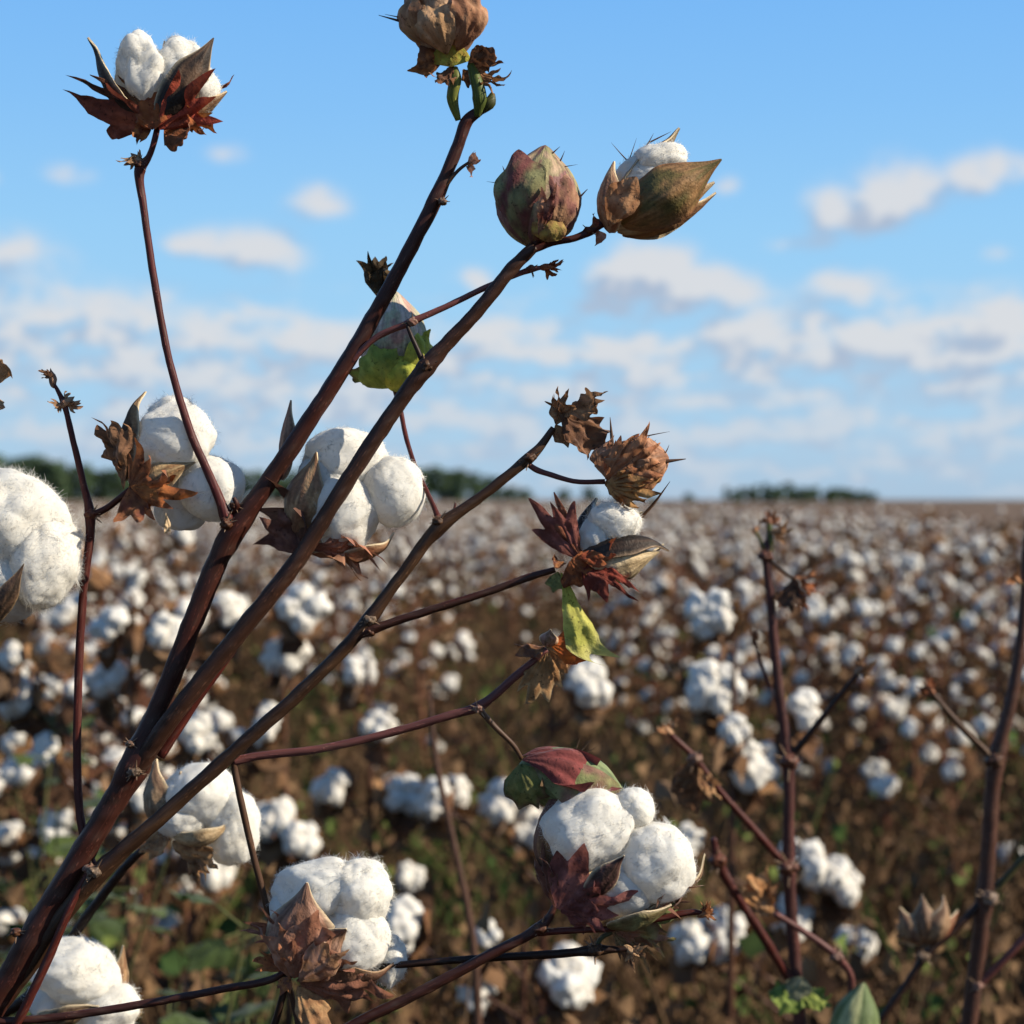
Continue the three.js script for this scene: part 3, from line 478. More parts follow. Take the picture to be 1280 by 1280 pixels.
// ── the plant in focus ──
{
  const root = V(-.40, 0, -.86), p = new Plant(.8, root, 'tall sharp cotton plant with dark red stems leaning across the frame');
  const B = (pts, col, o) => p.branch(pts, col, o);
  // main stem, and the shoots that part from it
  B([[-22, 1285, 0, 44], [18, 1215, 0, 40], [70, 1122, 0, 37], [130, 1022, 0, 35], [165, 962, 0, 34], [195, 893, -4, 31], [242, 775, -6, 30], [282, 680, -6, 31], [330, 610, -4, 27], [400, 505, 0, 25], [450, 425, 0, 24], [500, 335, 0, 22], [545, 247, 0, 20], [572, 183, 0, 18], [583, 152, 0, 19], [600, 138, 0, 14]], BARK, { name: 'main_stem', radial: 20, down: V(-.40, -.03, -.86), col2: [.07, .028, .02], nodes: [[166, 965, 16, 8, 2], [163, 930, 14, 6, 2], [283, 655, 12, 8], [553, 252, 10, 6, 2], [20, 1165, 12, 7]] });
  B([[128, 1045, -8, 12], [150, 1000, -2, 20], [178, 950, 6, 26], [215, 897, 18, 27], [300, 790, 22, 26], [370, 702, 22, 25], [440, 592, 22, 24], [500, 502, 22, 23], [540, 450, 22, 22], [600, 385, 22, 20], [640, 335, 22, 20], [668, 308, 22, 16]], BARK2, { radial: 18, col2: [.10, .042, .026], nodes: [[533, 458, 26, 10], [170, 965, 22, 7, 2]] });
  B([[200, 945, -2, 16], [250, 868, -6, 15], [310, 785, -8, 13], [345, 735, -10, 12], [362, 712, -12, 9], [372, 694, -18, 7]], BARKRED, { nodes: [[360, 715, -8, 4]] });
  B([[0, 1265, -6, 14], [40, 1205, 2, 22], [75, 1150, 8, 25], [130, 1085, 12, 25], [205, 1018, 12, 22], [290, 942, 12, 21], [370, 870, 12, 20], [442, 798, 12, 19], [500, 722, 10, 18], [548, 660, 10, 19], [600, 622, 8, 15], [650, 582, 6, 15], [672, 562, 4, 13], [692, 535, 2, 9]], BARK2, { radial: 16, col2: [.12, .06, .03], nodes: [[462, 775, 16, 9, 2], [118, 1090, 24, 9, 2], [548, 652, 14, 8], [662, 572, 8, 8]] });
  B([[-10, 1340, 10, 14], [30, 1262, 20, 14], [62, 1195, 20, 13], [90, 1130, 20, 11], [112, 1088, 16, 8]], BARKRED, { nodes: [[112, 1086, 18, 8, 2]] });
  B([[285, 652, 4, 15], [268, 608, 8, 13], [240, 545, 8, 12], [212, 452, 8, 11], [192, 345, 8, 11], [180, 262, 8, 11], [175, 212, 8, 14], [186, 196, 8, 9], [194, 172, 10, 9], [198, 152, 8, 9]], BARK, { col2: [.17, .035, .035], nodes: [[283, 651, 10, 7], [175, 206, 10, 7], [293, 632, 6, 6]] });
  B([[118, 1085, 0, 11], [104, 1042, -10, 12], [97, 980, -20, 12], [98, 850, -24, 12], [104, 740, -26, 12], [113, 650, -26, 13], [103, 600, -26, 10], [90, 545, -26, 9], [80, 505, -26, 8], [72, 488, -26, 6], [64, 474, -26, 4]], BARKRED, { nodes: [[114, 643, -24, 9], [80, 503, -24, 5, 2]] });
  B([[114, 645, -24, 11], [135, 634, -22, 10], [162, 612, -16, 9]], BARK, {});
  B([[448, 794, 14, 11], [470, 785, 16, 13], [540, 762, 18, 12], [610, 740, 18, 11], [660, 722, 18, 11], [694, 712, 18, 9]], BARK, { col2: [.07, .035, .022], nodes: [[462, 790, 16, 7]] });
  B([[292, 952, 6, 14], [318, 946, 4, 12], [400, 936, 0, 12], [480, 918, -4, 12], [560, 895, -6, 12], [600, 882, -8, 13], [645, 845, -8, 12], [684, 812, -8, 11]], BARKPINK, { col2: [.14, .05, .045], nodes: [[598, 886, -4, 7, 2]] });
  B([[598, 886, -8, 9], [622, 912, -14, 8], [642, 932, -20, 7], [652, 948, -26, 7]], BARKBRN, {});
  B([[291, 938, 10, 8], [294, 966, 5, 10], [303, 1010, 2, 10], [318, 1075, -6, 10], [334, 1135, -16, 9], [345, 1180, -20, 8], [362, 1235, -18, 8], [376, 1300, -14, 8], [392, 1420, 0, 9]], BARKBRN, { col2: [.10, .05, .03] });
  B([[-30, 1278, 16, 12], [60, 1273, 16, 12], [180, 1255, 18, 12], [270, 1238, 20, 11], [345, 1222, 24, 11], [362, 1208, 26, 10]], BARK, { col2: [.07, .03, .022] });
  B([[330, 1320, 10, 13], [345, 1275, 22, 11], [356, 1235, 26, 10], [364, 1210, 28, 11]], BARK2, {});
  B([[330, 1345, 22, 18], [440, 1282, 24, 16], [525, 1240, 24, 16], [615, 1192, 24, 15], [668, 1164, 24, 15], [684, 1150, 24, 12], [694, 1132, 22, 9]], BARK, { col2: [.07, .032, .024], nodes: [[676, 1160, 26, 9]] });
  B([[672, 1166, 24, 11], [710, 1163, 20, 10], [770, 1160, 14, 9], [825, 1148, 12, 10], [868, 1140, 12, 9], [880, 1142, 12, 5]], BARK, { col2: BARKRED });
  B([[380, 1218, -2, 9], [500, 1206, 0, 10], [600, 1198, 4, 11], [700, 1192, 8, 12], [742, 1188, 10, 14], [785, 1186, 10, 8]], BARK2, { nodes: [[744, 1187, 12, 10]] });
  B([[744, 1185, 8, 8], [752, 1172, 6, 7], [765, 1165, 4, 7]], BARKGRN, {});
  B([[550, 652, 8, 9], [540, 628, -4, 7], [520, 585, -36, 7], [508, 548, -66, 7], [500, 510, -96, 7], [492, 482, -112, 7]], BARKRED, { nodes: [[548, 648, 8, 6]] });
  B([[438, 452, 4, 10], [470, 422, 10, 9], [515, 402, 14, 10], [560, 382, 12, 9], [610, 358, 8, 9], [660, 338, 4, 8], [680, 334, 4, 6]], BARKPINK, { nodes: [[515, 402, 16, 7, 2], [664, 336, 6, 6]], col2: [.30, .10, .09] });
  B([[532, 460, 22, 9], [522, 438, 22, 7], [512, 415, 20, 6], [508, 404, 18, 4]], BARK2, {});
  B([[548, 250, 0, 8], [560, 228, 4, 7], [574, 212, 6, 5], [586, 203, 6, 4]], BARKBRN, {});
  B([[660, 314, 22, 14], [690, 303, 20, 11], [718, 298, 16, 10], [738, 289, 12, 10], [752, 280, 8, 12], [766, 272, 4, 13]], BARK, { nodes: [[736, 288, 14, 6]] });
  B([[668, 310, 18, 12], [676, 290, 26, 9], [682, 268, 34, 6], [700, 262, 40, 3]], BARK, {});
  B([[656, 577, 4, 8], [670, 587, 2, 9], [690, 594, -2, 8], [720, 602, -4, 7], [756, 602, -6, 8]], BARKPINK, {});
  B([[290, 640, 2, 9], [296, 632, 8, 10], [292, 622, 10, 5]], BARK, {});
  B([[560, 648, 6, 7], [568, 636, 8, 4], [569, 628, 8, 2]], BARKRED, {});
  // off the frame to the side, a branch that carries the boll cut by the frame's edge
  B([[-40, 1250, -6, 14], [-90, 1100, -20, 13], [-110, 900, -30, 12], [-70, 780, -30, 11], [-20, 755, -24, 9]], BARK, {});
  B([[-108, 900, -30, 10], [-90, 700, -40, 9], [-50, 540, -46, 8], [-20, 495, -48, 6]], BARK, {});

  // A: half-open boll at the upper corner
  p.head('cotton_boll', 194, 172, 10, 'half-open boll with red bracts and white lint, held up against the sky')
    .lint(178, 92, 2, 33, 46, 30, { lump: .3, turn: .05 }).lint(222, 86, -10, 36, 44, 30, { lump: .32 }).lint(246, 108, -6, 26, 30, 24)
    .valve([178, 152, 6], [116, 42, 4], [-.95, -.15, .15], 46, { out: DARK, out2: [.02, .013, .01], bow: .18, cup: .6, hook: .3 })
    .valve([200, 158, 18], [269, 48, 14], [.25, -.25, .92], 50, { out: [.10, .055, .03], out2: [.022, .014, .01], bow: .14, cup: .55, hook: -.2 })
    .valve([205, 150, -30], [197, 40, -34], [0, .1, -1], 50, { out: BROWN, bow: .15 }).valve([215, 155, 0], [282, 112, -4], [.7, -.6, .2], 44, { out: [.3, .2, .12], out2: BROWN, bow: .12 })
    .bract([198, 158, 14], [72, 142, 18], [-.15, -.7, .7], { col: [.17, .05, .035], col2: [.28, .08, .045], spread: 36, teeth: 3, cup: .4, curl: -.7, tl: .45, tcurl: 1 })
    .bract([192, 150, 18], [92, 84, 6], [-.5, -.2, .8], { col: [.12, .05, .03], col2: BROWN, spread: 26, teeth: 4, tl: .55, tcurl: .5, curl: .3 })
    .bract([198, 165, 22], [290, 92, 26], [.2, -.35, .9], { col: [.38, .07, .045], col2: [.28, .07, .04], spread: 38, teeth: 4, tl: .5, curl: .4, tcurl: .4, cup: .6 })
    .bract([196, 166, 24], [182, 108, 30], [-.2, 0, 1], { col: [.24, .07, .03], col2: RUST, spread: 62, teeth: 5, tl: .3, curl: -.4, crum: .12 })
    .bract([205, 160, 10], [252, 188, 12], [.6, .3, .75], { col: [.14, .055, .025], col2: RUST, spread: 60, teeth: 5, tl: .25, curl: 1.7, crum: .2, cup: 1 })
    .bract([210, 152, 0], [276, 138, 0], [.4, -.6, .6], { col: RUST, col2: [.36, .17, .06], spread: 40, teeth: 4, curl: .9, crum: .16 })
    .bract([190, 162, 12], [158, 168, 10], [-.4, -.6, .6], { col: [.15, .05, .03], spread: 50, teeth: 4, tl: .3, curl: 1.1 })
    .bract([230, 150, -20], [276, 72, -22], [.8, -.3, -.4], { col: RED, col2: RUST, spread: 22, teeth: 3, tl: .6, curl: .5 });
  p.tip(174, 202, 10, 28, BROWN, [.3, .2, .12], 4, [-.7, .7]);
  // B: closed dry boll cut by the top of the frame
  p.head('closed_boll', 566, 82, 4, 'dry tan closed boll at the tip of the main stem')
    .pod([562, 76, 0], [540, -70, 0], 98, (c, s, t, f) => mix3([.44, .27, .16], [.20, .10, .065], sstep(-.1, .3, f)), { lobes: 5, groove: .12, wrinkle: .10, point: .1 })
    .bract([560, 74, 22], [540, 8, 44], [-.1, 0, 1], { bow: 0.42, col: TAN, col2: [.5, .33, .2], spread: 44, teeth: 4, tl: .16, tcurl: .1, cup: .8, curl: -.5, crum: .09 })
    .bract([570, 70, 20], [586, -10, 34], [.5, 0, .85], { bow: 0.4, col: [.38, .22, .13], col2: [.24, .12, .07], spread: 40, teeth: 4, tl: .18, cup: .9, curl: -.4, crum: .1, tcurl: .1 })
    .bract([548, 66, 8], [520, -20, 16], [-.8, 0, .5], { bow: 0.42, col: [.36, .2, .12], col2: TAN, spread: 40, teeth: 4, tl: .2, cup: .9, curl: -.4, tcurl: .2, crum: .1 })
    .bract([564, 88, 20], [562, 58, 32], [0, -.3, 1], { name: 'calyx', col: YELG, col2: [.34, .26, .05], spread: 78, teeth: 3, tl: .1, curl: -.4, crum: .05, side: .1 })
    .bract([584, 84, 10], [628, 62, 12], [.1, -.7, .7], { col: [.10, .05, .03], col2: BROWN, spread: 52, teeth: 5, tl: .22, curl: .8, crum: .22 })
    .bract([590, 88, 8], [642, 118, 12], [.5, .4, .7], { col: BROWN, col2: [.34, .17, .07], spread: 40, teeth: 6, tl: .55, curl: .5, crum: .22, tcurl: .7 })
    .bract([552, 82, 12], [512, 78, 14], [-.1, -.6, .8], { col: [.13, .06, .035], spread: 58, teeth: 4, tl: .2, curl: .9, crum: .16 })
    .bract([566, 84, 14], [548, 120, 20], [-.4, .4, .8], { col: [.12, .055, .03], col2: BROWN, spread: 46, teeth: 5, tl: .3, curl: .6, crum: .2 })
    .bract([578, 86, 4], [604, 112, -8], [.3, .4, -.6], { col: [.15, .07, .04], spread: 50, teeth: 5, tl: .35, curl: .6, crum: .2 })
    .stalk([[573, 150, 2, 7], [566, 124, 8, 16], [570, 100, 12, 15], [568, 86, 10, 9]], YELG, 'petiole').stalk([[596, 146, 4, 8], [600, 125, 10, 19], [594, 98, 10, 15], [588, 82, 8, 9]], [.17, .22, .045], 'petiole').stalk([[600, 138, 0, 10], [612, 128, 2, 17], [616, 116, 2, 6]], [.12, .13, .04], 'petiole')
    .hairs([[[512, 32, 10], [474, 22, 14], 3, -2], [[508, 24, 6], [481, 18, 4], 1.6, 0], [[516, 20, -6], [490, 16, -10], 1.4, 0]], [.12, .055, .035]);
  p.head('dry_flower', 586, 204, 6).bract([584, 206, 6], [604, 190, 8], [.6, .5, .5], { col: [.34, .19, .13], col2: PINKISH, spread: 40, teeth: 3, curl: 1.6, cup: 1.4, crum: .1, tl: .3 }).bract([582, 208, 6], [600, 220, 10], [.3, -.8, .5], { col: [.32, .15, .08], col2: PINKISH, spread: 46, teeth: 3, curl: 1.4, cup: 1.2, tl: .3 }).bract([582, 206, 6], [598, 206, 14], [0, 0, 1], { col: BROWN, spread: 24, teeth: 3, curl: .6 });
  // C: closed mottled boll, seen from below
  const mottle = (a, b, c) => (ca, sa, s, f) => mix3(mix3(a, b, sstep(-.12, .08, f)), c, sstep(.1, .3, f + .15 * Math.sin(ca * 5 + s * 6)));
  p.head('closed_boll', 668, 306, 14, 'closed mottled boll, purple and tan, at the branch top')
    .pod([666, 308, 8], [682, 178, -4], 108, mottle([.20, .085, .075], [.30, .26, .12], [.40, .27, .17]), { lobes: 4, groove: .10, wrinkle: .07, point: .35, full: .44 })
    .bract([658, 304, 22], [652, 190, 34], [-.45, 0, .9], { bow: .28, col: [.17, .06, .06], col2: [.23, .24, .12], spread: 36, teeth: 3, tl: .12, cup: 1.2, curl: -.3, crum: .05, tcurl: .1 })
    .bract([678, 304, 24], [704, 206, 32], [.5, 0, .85], { bow: .28, col: [.38, .23, .14], col2: [.20, .09, .08], spread: 38, teeth: 4, tl: .2, cup: 1.1, curl: -.3, crum: .1, tcurl: .2 })
    .bract([672, 300, 40], [694, 226, 58], [.1, 0, 1], { bow: .1, col: [.16, .055, .05], col2: [.36, .2, .13], spread: 18, teeth: 3, tl: .4, cup: .8, curl: .3, crum: .12 })
    .bract([682, 306, 34], [690, 270, 46], [.1, -.2, 1], { bow: 0.25, col: [.40, .33, .10], col2: [.30, .19, .08], spread: 70, teeth: 3, tl: .1, curl: -.4, crum: .08, name: 'calyx' })
    .hairs([[[712, 258, 20], [734, 238, 22], 3.2, 4], [[700, 200, 10], [706, 188, 10], 1.4, 1], [[704, 208, 10], [722, 205, 10], 1, 0], [[628, 228, 4], [608, 225, 4], 1, 0], [[630, 210, 2], [628, 205, 2], 1.2, 0], [[690, 192, 12], [700, 183, 12], 1.6, 0]], [.10, .05, .05]);
  p.tip(682, 334, 5, 24, [.22, .06, .03], RUST, 5, [.9, .1]);
  // D: half-open tan boll beside it
  p.head('cotton_boll', 766, 276, 4, 'half-open tan boll tipped sideways, a little lint showing')
    .lint(824, 200, -4, 36, 22, 26, { turn: .2, fibres: 1800 }).lint(800, 222, -6, 34, 28, 26, { fibres: 800 })
    .valve([776, 282, 16], [899, 204, 24], [-.02, -.05, 1], 72, { out: [.30, .16, .065], out2: [.13, .10, .03], bow: .18, cup: .6, wide: .45, hook: .15, rim: [.30, .13, .06] })
    .valve([772, 290, 6], [893, 230, 10], [.3, -.72, .6], 60, { out: [.58, .44, .27], out2: [.42, .27, .14], bow: .14, cup: .6, rim: [.66, .52, .34] })
    .valve([780, 294, -8], [897, 240, -8], [.35, -.95, .1], 56, { out: [.36, .2, .09], out2: [.2, .1, .05], bow: .14, cup: .5 })
    .valve([766, 262, -12], [858, 163, -10], [-.5, .75, -.3], 62, { out: [.34, .15, .07], out2: [.2, .08, .04], bow: .2, cup: .6, hook: .35 })
    .valve([772, 280, -26], [896, 206, -30], [.2, .2, -1], 80, { out: BROWN, bow: .15 })
    .valve([762, 292, 10], [766, 204, 16], [-.7, .1, .7], 44, { out: [.46, .28, .16], out2: [.32, .15, .08], bow: .22, cup: .7, crum: .12 })
    .bract([760, 288, 22], [792, 226, 42], [-.1, .1, 1], { bow: .22, col: [.42, .25, .14], col2: [.32, .16, .08], spread: 34, teeth: 3, tl: .12, cup: .8, crum: .1, tcurl: .1 })
    .bract([758, 282, 8], [732, 276, 14], [-.2, .6, .7], { col: RED, col2: BROWN, spread: 40, teeth: 3, tl: .2, curl: .9, cup: .9 })
    .bract([744, 288, 12], [758, 312, 14], [-.4, -.4, .8], { col: RUST, col2: PINKISH, spread: 40, teeth: 3, tl: .2, curl: 1.2, cup: .9 })
    .hairs([[[786, 200, 0], [764, 178, 2], 1.2, -3], [[788, 196, 0], [796, 172, 0], 1.1, 0], [[812, 174, -8], [818, 164, -8], 1, 1], [[824, 170, -8], [840, 162, -8], 1.2, 0]], [.18, .08, .045]);
  // E: green boll behind the two stems
  p.head('closed_boll', 491, 488, -112, 'green and pinkish unripe boll behind the crossing stems')
    .pod([490, 480, -116], [492, 362, -120], 88, mottle([.56, .44, .36], [.42, .40, .26], [.46, .26, .21]), { lobes: 4, groove: .08, wrinkle: .05, point: .3 })
    .bract([490, 486, -102], [466, 436, -74], [-.2, .1, 1], { bow: 0.42, col: [.24, .31, .06], col2: [.34, .40, .09], spread: 62, teeth: 5, tl: .16, cup: .8, curl: -.5, crum: .06 })
    .bract([496, 486, -108], [536, 408, -104], [.85, 0, .5], { bow: 0.3, col: [.44, .48, .08], col2: [.34, .40, .07], spread: 46, teeth: 4, tl: .2, cup: .8, curl: -.4, crum: .05 })
    .bract([486, 484, -114], [436, 456, -108], [-.6, -.4, .6], { col: [.2, .27, .06], col2: [.28, .31, .07], spread: 52, teeth: 5, tl: .18, cup: .7, curl: .5, crum: .08, edge: [.2, .1, .04] })
    .bract([492, 490, -104], [510, 446, -80], [.3, 0, 1], { bow: 0.5, col: [.36, .42, .07], col2: [.44, .46, .08], spread: 60, teeth: 4, tl: .14, cup: .7, curl: -.5, crum: .06 })
    .bract([472, 372, -118], [462, 312, -116], [0, 0, 1], { col: [.035, .025, .014], col2: [.09, .06, .03], spread: 30, teeth: 5, tl: .25, crum: .3, cup: 1.4, name: 'withered_flower' })
    .bract([474, 374, -120], [480, 318, -118], [.3, 0, -.9], { col: [.04, .028, .016], col2: [.10, .07, .035], spread: 30, teeth: 5, tl: .2, crum: .3, cup: 1.3, name: 'withered_flower' });
  // F: dried bracts and an empty, crumpled head on the middle branch
  p.head('dried_leaf', 694, 534, 2)
    .bract([694, 532, 4], [712, 478, 6], [-.4, .1, .9], { col: [.18, .09, .045], col2: [.30, .17, .09], spread: 40, teeth: 4, tl: .4, curl: .5, crum: .26, cup: 1.1 })
    .bract([700, 520, 6], [764, 500, 10], [.1, .6, .7], { col: [.14, .075, .04], col2: [.30, .18, .10], spread: 34, teeth: 4, tl: .22, curl: .6, crum: .3 })
    .bract([698, 516, 4], [764, 562, 8], [.2, .4, .8], { col: [.10, .05, .03], col2: BROWN, spread: 44, teeth: 5, tl: .2, curl: -.4, crum: .24 })
    .bract([694, 530, 4], [708, 560, 8], [-.3, -.2, .9], { col: [.24, .14, .07], col2: BROWN, spread: 44, teeth: 3, tl: .15, curl: -.6, crum: .14, cup: .8 })
    .bract([694, 532, 2], [698, 490, 0], [-.9, .1, .3], { col: [.15, .08, .04], spread: 22, teeth: 3, tl: .4, curl: .4 });
  p.head('dried_head', 758, 602, -6, 'crumpled rust-brown dried head on a short stalk')
    .pod([758, 590, -6], [836, 572, -6], 74, (c, s, t, f) => mix3([.27, .12, .06], [.44, .22, .12], sstep(-.15, .25, f)), { lobes: 5, groove: .12, wrinkle: .22, point: 0, full: .5 })
    .bract([756, 602, 10], [822, 552, 30], [.2, .2, .95], { bow: 0.3, col: [.28, .12, .06], col2: [.42, .22, .12], spread: 58, teeth: 9, tl: .35, crum: .22, cup: .7, curl: -.5 })
    .bract([756, 604, 12], [824, 612, 28], [.2, -.3, .9], { bow: 0.3, col: [.40, .24, .10], col2: [.26, .12, .05], spread: 52, teeth: 8, tl: .4, crum: .2, cup: .8, curl: -.4, tcurl: .6 })
    .bract([758, 600, 0], [770, 540, 10], [-.7, .3, .6], { bow: 0.3, col: [.34, .18, .11], col2: [.44, .27, .17], spread: 46, teeth: 6, tl: .35, crum: .2, cup: .8 })
    .bract([756, 600, -10], [800, 640, -6], [.1, -.8, .4], { col: [.36, .22, .10], col2: BROWN, spread: 50, teeth: 7, tl: .45, crum: .2 })
    .bract([760, 598, -16], [826, 550, -18], [.2, .5, -.8], { col: RUST, col2: BROWN, spread: 56, teeth: 9, tl: .4, crum: .2 })
    .hairs([[[826, 578, 4], [856, 574, 6], 4.5, 0], [[764, 545, 4], [762, 522, 4], 3, 0], [[812, 632, 4], [836, 602, 10], 2.6, 4], [[808, 546, 4], [836, 540, 8], 1.2, 2], [[830, 566, 0], [836, 556, 0], 1.2, 2]], [.20, .10, .055]);
  // G: half-open boll with dark valves and a green leaf below it
  p.head('cotton_boll', 706, 706, 18, 'half-open boll with wine-red bracts and a dark gaping valve')
    .lint(768, 654, 8, 34, 26, 26, { lump: .12, turn: -.15, flen: 12 }).lint(752, 672, 6, 30, 28, 24, { fibres: 700 })
    .valve([728, 694, 26], [836, 679, 20], [.05, .8, .6], 42, { out: [.045, .025, .016], out2: [.012, .008, .006], bow: .17, cup: .5, rim: [.42, .28, .17], hook: -.4 })
    .valve([728, 716, 24], [824, 690, 18], [.15, -.4, .9], 56, { out: [.60, .46, .28], out2: [.46, .33, .18], bow: .18, cup: .6 })
    .valve([740, 724, 2], [832, 682, 0], [.5, -.7, .2], 44, { out: [.13, .08, .04], out2: [.03, .02, .012], bow: .14, cup: .5 })
    .valve([718, 700, -4], [746, 622, -6], [-.85, .2, .4], 46, { out: [.05, .028, .018], out2: [.02, .012, .008], bow: .16, cup: .6, rim: [.72, .62, .42] })
    .valve([722, 700, -24], [806, 640, -26], [.1, .5, -.8], 54, { out: [.3, .2, .12], bow: .15 })
    .bract([722, 700, 26], [664, 606, 22], [-.3, .2, .9], { col: [.13, .045, .035], col2: [.24, .09, .08], spread: 34, teeth: 4, tl: .45, curl: .5, cup: .6, crum: .1, tcurl: .5 })
    .bract([726, 696, 26], [690, 616, 16], [.1, .2, .95], { col: [.16, .055, .03], col2: [.26, .10, .06], spread: 22, teeth: 3, tl: .45, curl: .6, crum: .1 })
    .bract([712, 700, 32], [742, 722, 50], [0, .2, 1], { col: [.13, .045, .02], col2: RUST, spread: 82, teeth: 5, tl: .2, curl: -.9, crum: .16, side: .15 })
    .bract([720, 698, 30], [794, 752, 34], [.2, .3, .9], { col: [.22, .045, .03], col2: [.14, .035, .025], spread: 40, teeth: 6, tl: .4, curl: .7, crum: .2, tcurl: .6 })
    .bract([722, 696, 34], [782, 690, 44], [.1, .5, .8], { col: [.26, .06, .025], col2: RUST, spread: 42, teeth: 4, tl: .4, curl: .3, crum: .12 })
    .bract([708, 704, 24], [682, 704, 26], [-.3, .7, .6], { col: [.11, .04, .03], spread: 40, teeth: 3, tl: .3, curl: .8, crum: .15 })
    .bract([700, 712, 20], [742, 832, 30], [.35, .1, .9], { col: [.30, .33, .07], col2: [.44, .45, .12], spread: 14, teeth: 2, tl: .12, curl: -.2, crum: .07, cup: .5, side: .1, edge: [.45, .42, .16], name: 'leaf' })
    .bract([698, 714, 18], [690, 742, 22], [-.2, .1, 1], { col: [.13, .15, .06], col2: [.22, .24, .09], spread: 46, teeth: 3, tl: .2, curl: -.3, name: 'leaf' })
    .hairs([[[780, 632, 12], [796, 650, 14], .5, 2], [[760, 630, 12], [740, 626, 10], .5, 2], [[786, 640, 12], [800, 664, 12], .5, 2]], [.8, .78, .72], 'lint_thread');
  // H: dropped flower, only dry bracts left
  p.head('dried_bracts', 686, 810, -8, 'empty dry bracts on the pinkish branch, one of them orange')
    .bract([688, 806, -4], [748, 806, 2], [0, .3, 1], { col: [.50, .13, .025], col2: [.36, .09, .025], spread: 52, teeth: 5, tl: .16, curl: .5, crum: .08, cup: .5 })
    .bract([684, 812, -4], [668, 892, 6], [.1, .1, 1], { col: [.22, .12, .05], col2: [.32, .19, .09], spread: 42, teeth: 5, tl: .34, curl: -.4, crum: .08, cup: .6, edge: [.42, .29, .15] })
    .bract([682, 808, -8], [640, 822, -6], [-.2, .8, .5], { col: [.13, .06, .04], col2: BROWN, spread: 50, teeth: 4, tl: .3, curl: .7, crum: .16 })
    .bract([686, 812, -14], [706, 858, -20], [.2, .1, -.9], { col: [.26, .15, .07], spread: 42, teeth: 4, tl: .3, curl: .4 })
    .valve([684, 808, 0], [688, 786, 2], [0, .2, 1], 24, { name: 'calyx', out: PINKISH, out2: BROWN, bow: .3, cup: .7 });
  // I: unripe boll hidden by the open one
  p.head('closed_boll', 651, 950, -26, 'unripe purple-topped green boll above the large open boll')
    .pod([648, 958, -30], [788, 1004, -40], 82, (c, s, t, f) => mix3([.12, .15, .06], [.20, .23, .10], clamp(.5 + f * 2)), { lobes: 4, groove: .08, wrinkle: .03, point: .3 })
    .bract([650, 948, -14], [764, 972, 2], [0, .75, .75], { bow: 0.22, col: [.12, .035, .035], col2: [.19, .05, .05], spread: 30, teeth: 3, tl: .2, curl: -.7, cup: 1.1, crum: .05 })
    .bract([650, 946, -30], [756, 952, -30], [.1, 1, .1], { bow: 0.2, col: [.17, .04, .04], col2: [.12, .035, .035], spread: 34, teeth: 3, tl: .2, curl: -.9, cup: 1, crum: .05 })
    .bract([652, 956, -12], [786, 1010, -6], [.1, .35, .95], { bow: 0.2, tcurl: .05, col: [.19, .23, .10], col2: [.22, .12, .10], spread: 24, teeth: 2, tl: .1, curl: -.35, cup: 1.1, crum: .04 })
    .bract([650, 952, -14], [666, 1008, -2], [-.3, .1, 1], { bow: 0.3, col: [.11, .13, .04], col2: [.17, .17, .06], spread: 60, teeth: 5, tl: .14, curl: -.4, cup: .6, crum: .06, edge: [.17, .08, .05] })
    .hairs([[[728, 936, -20], [740, 922, -18], 1.2, 0], [[734, 940, -20], [748, 930, -18], 1, 0], [[722, 930, -20], [726, 918, -18], 1, 0]], [.26, .16, .09]);
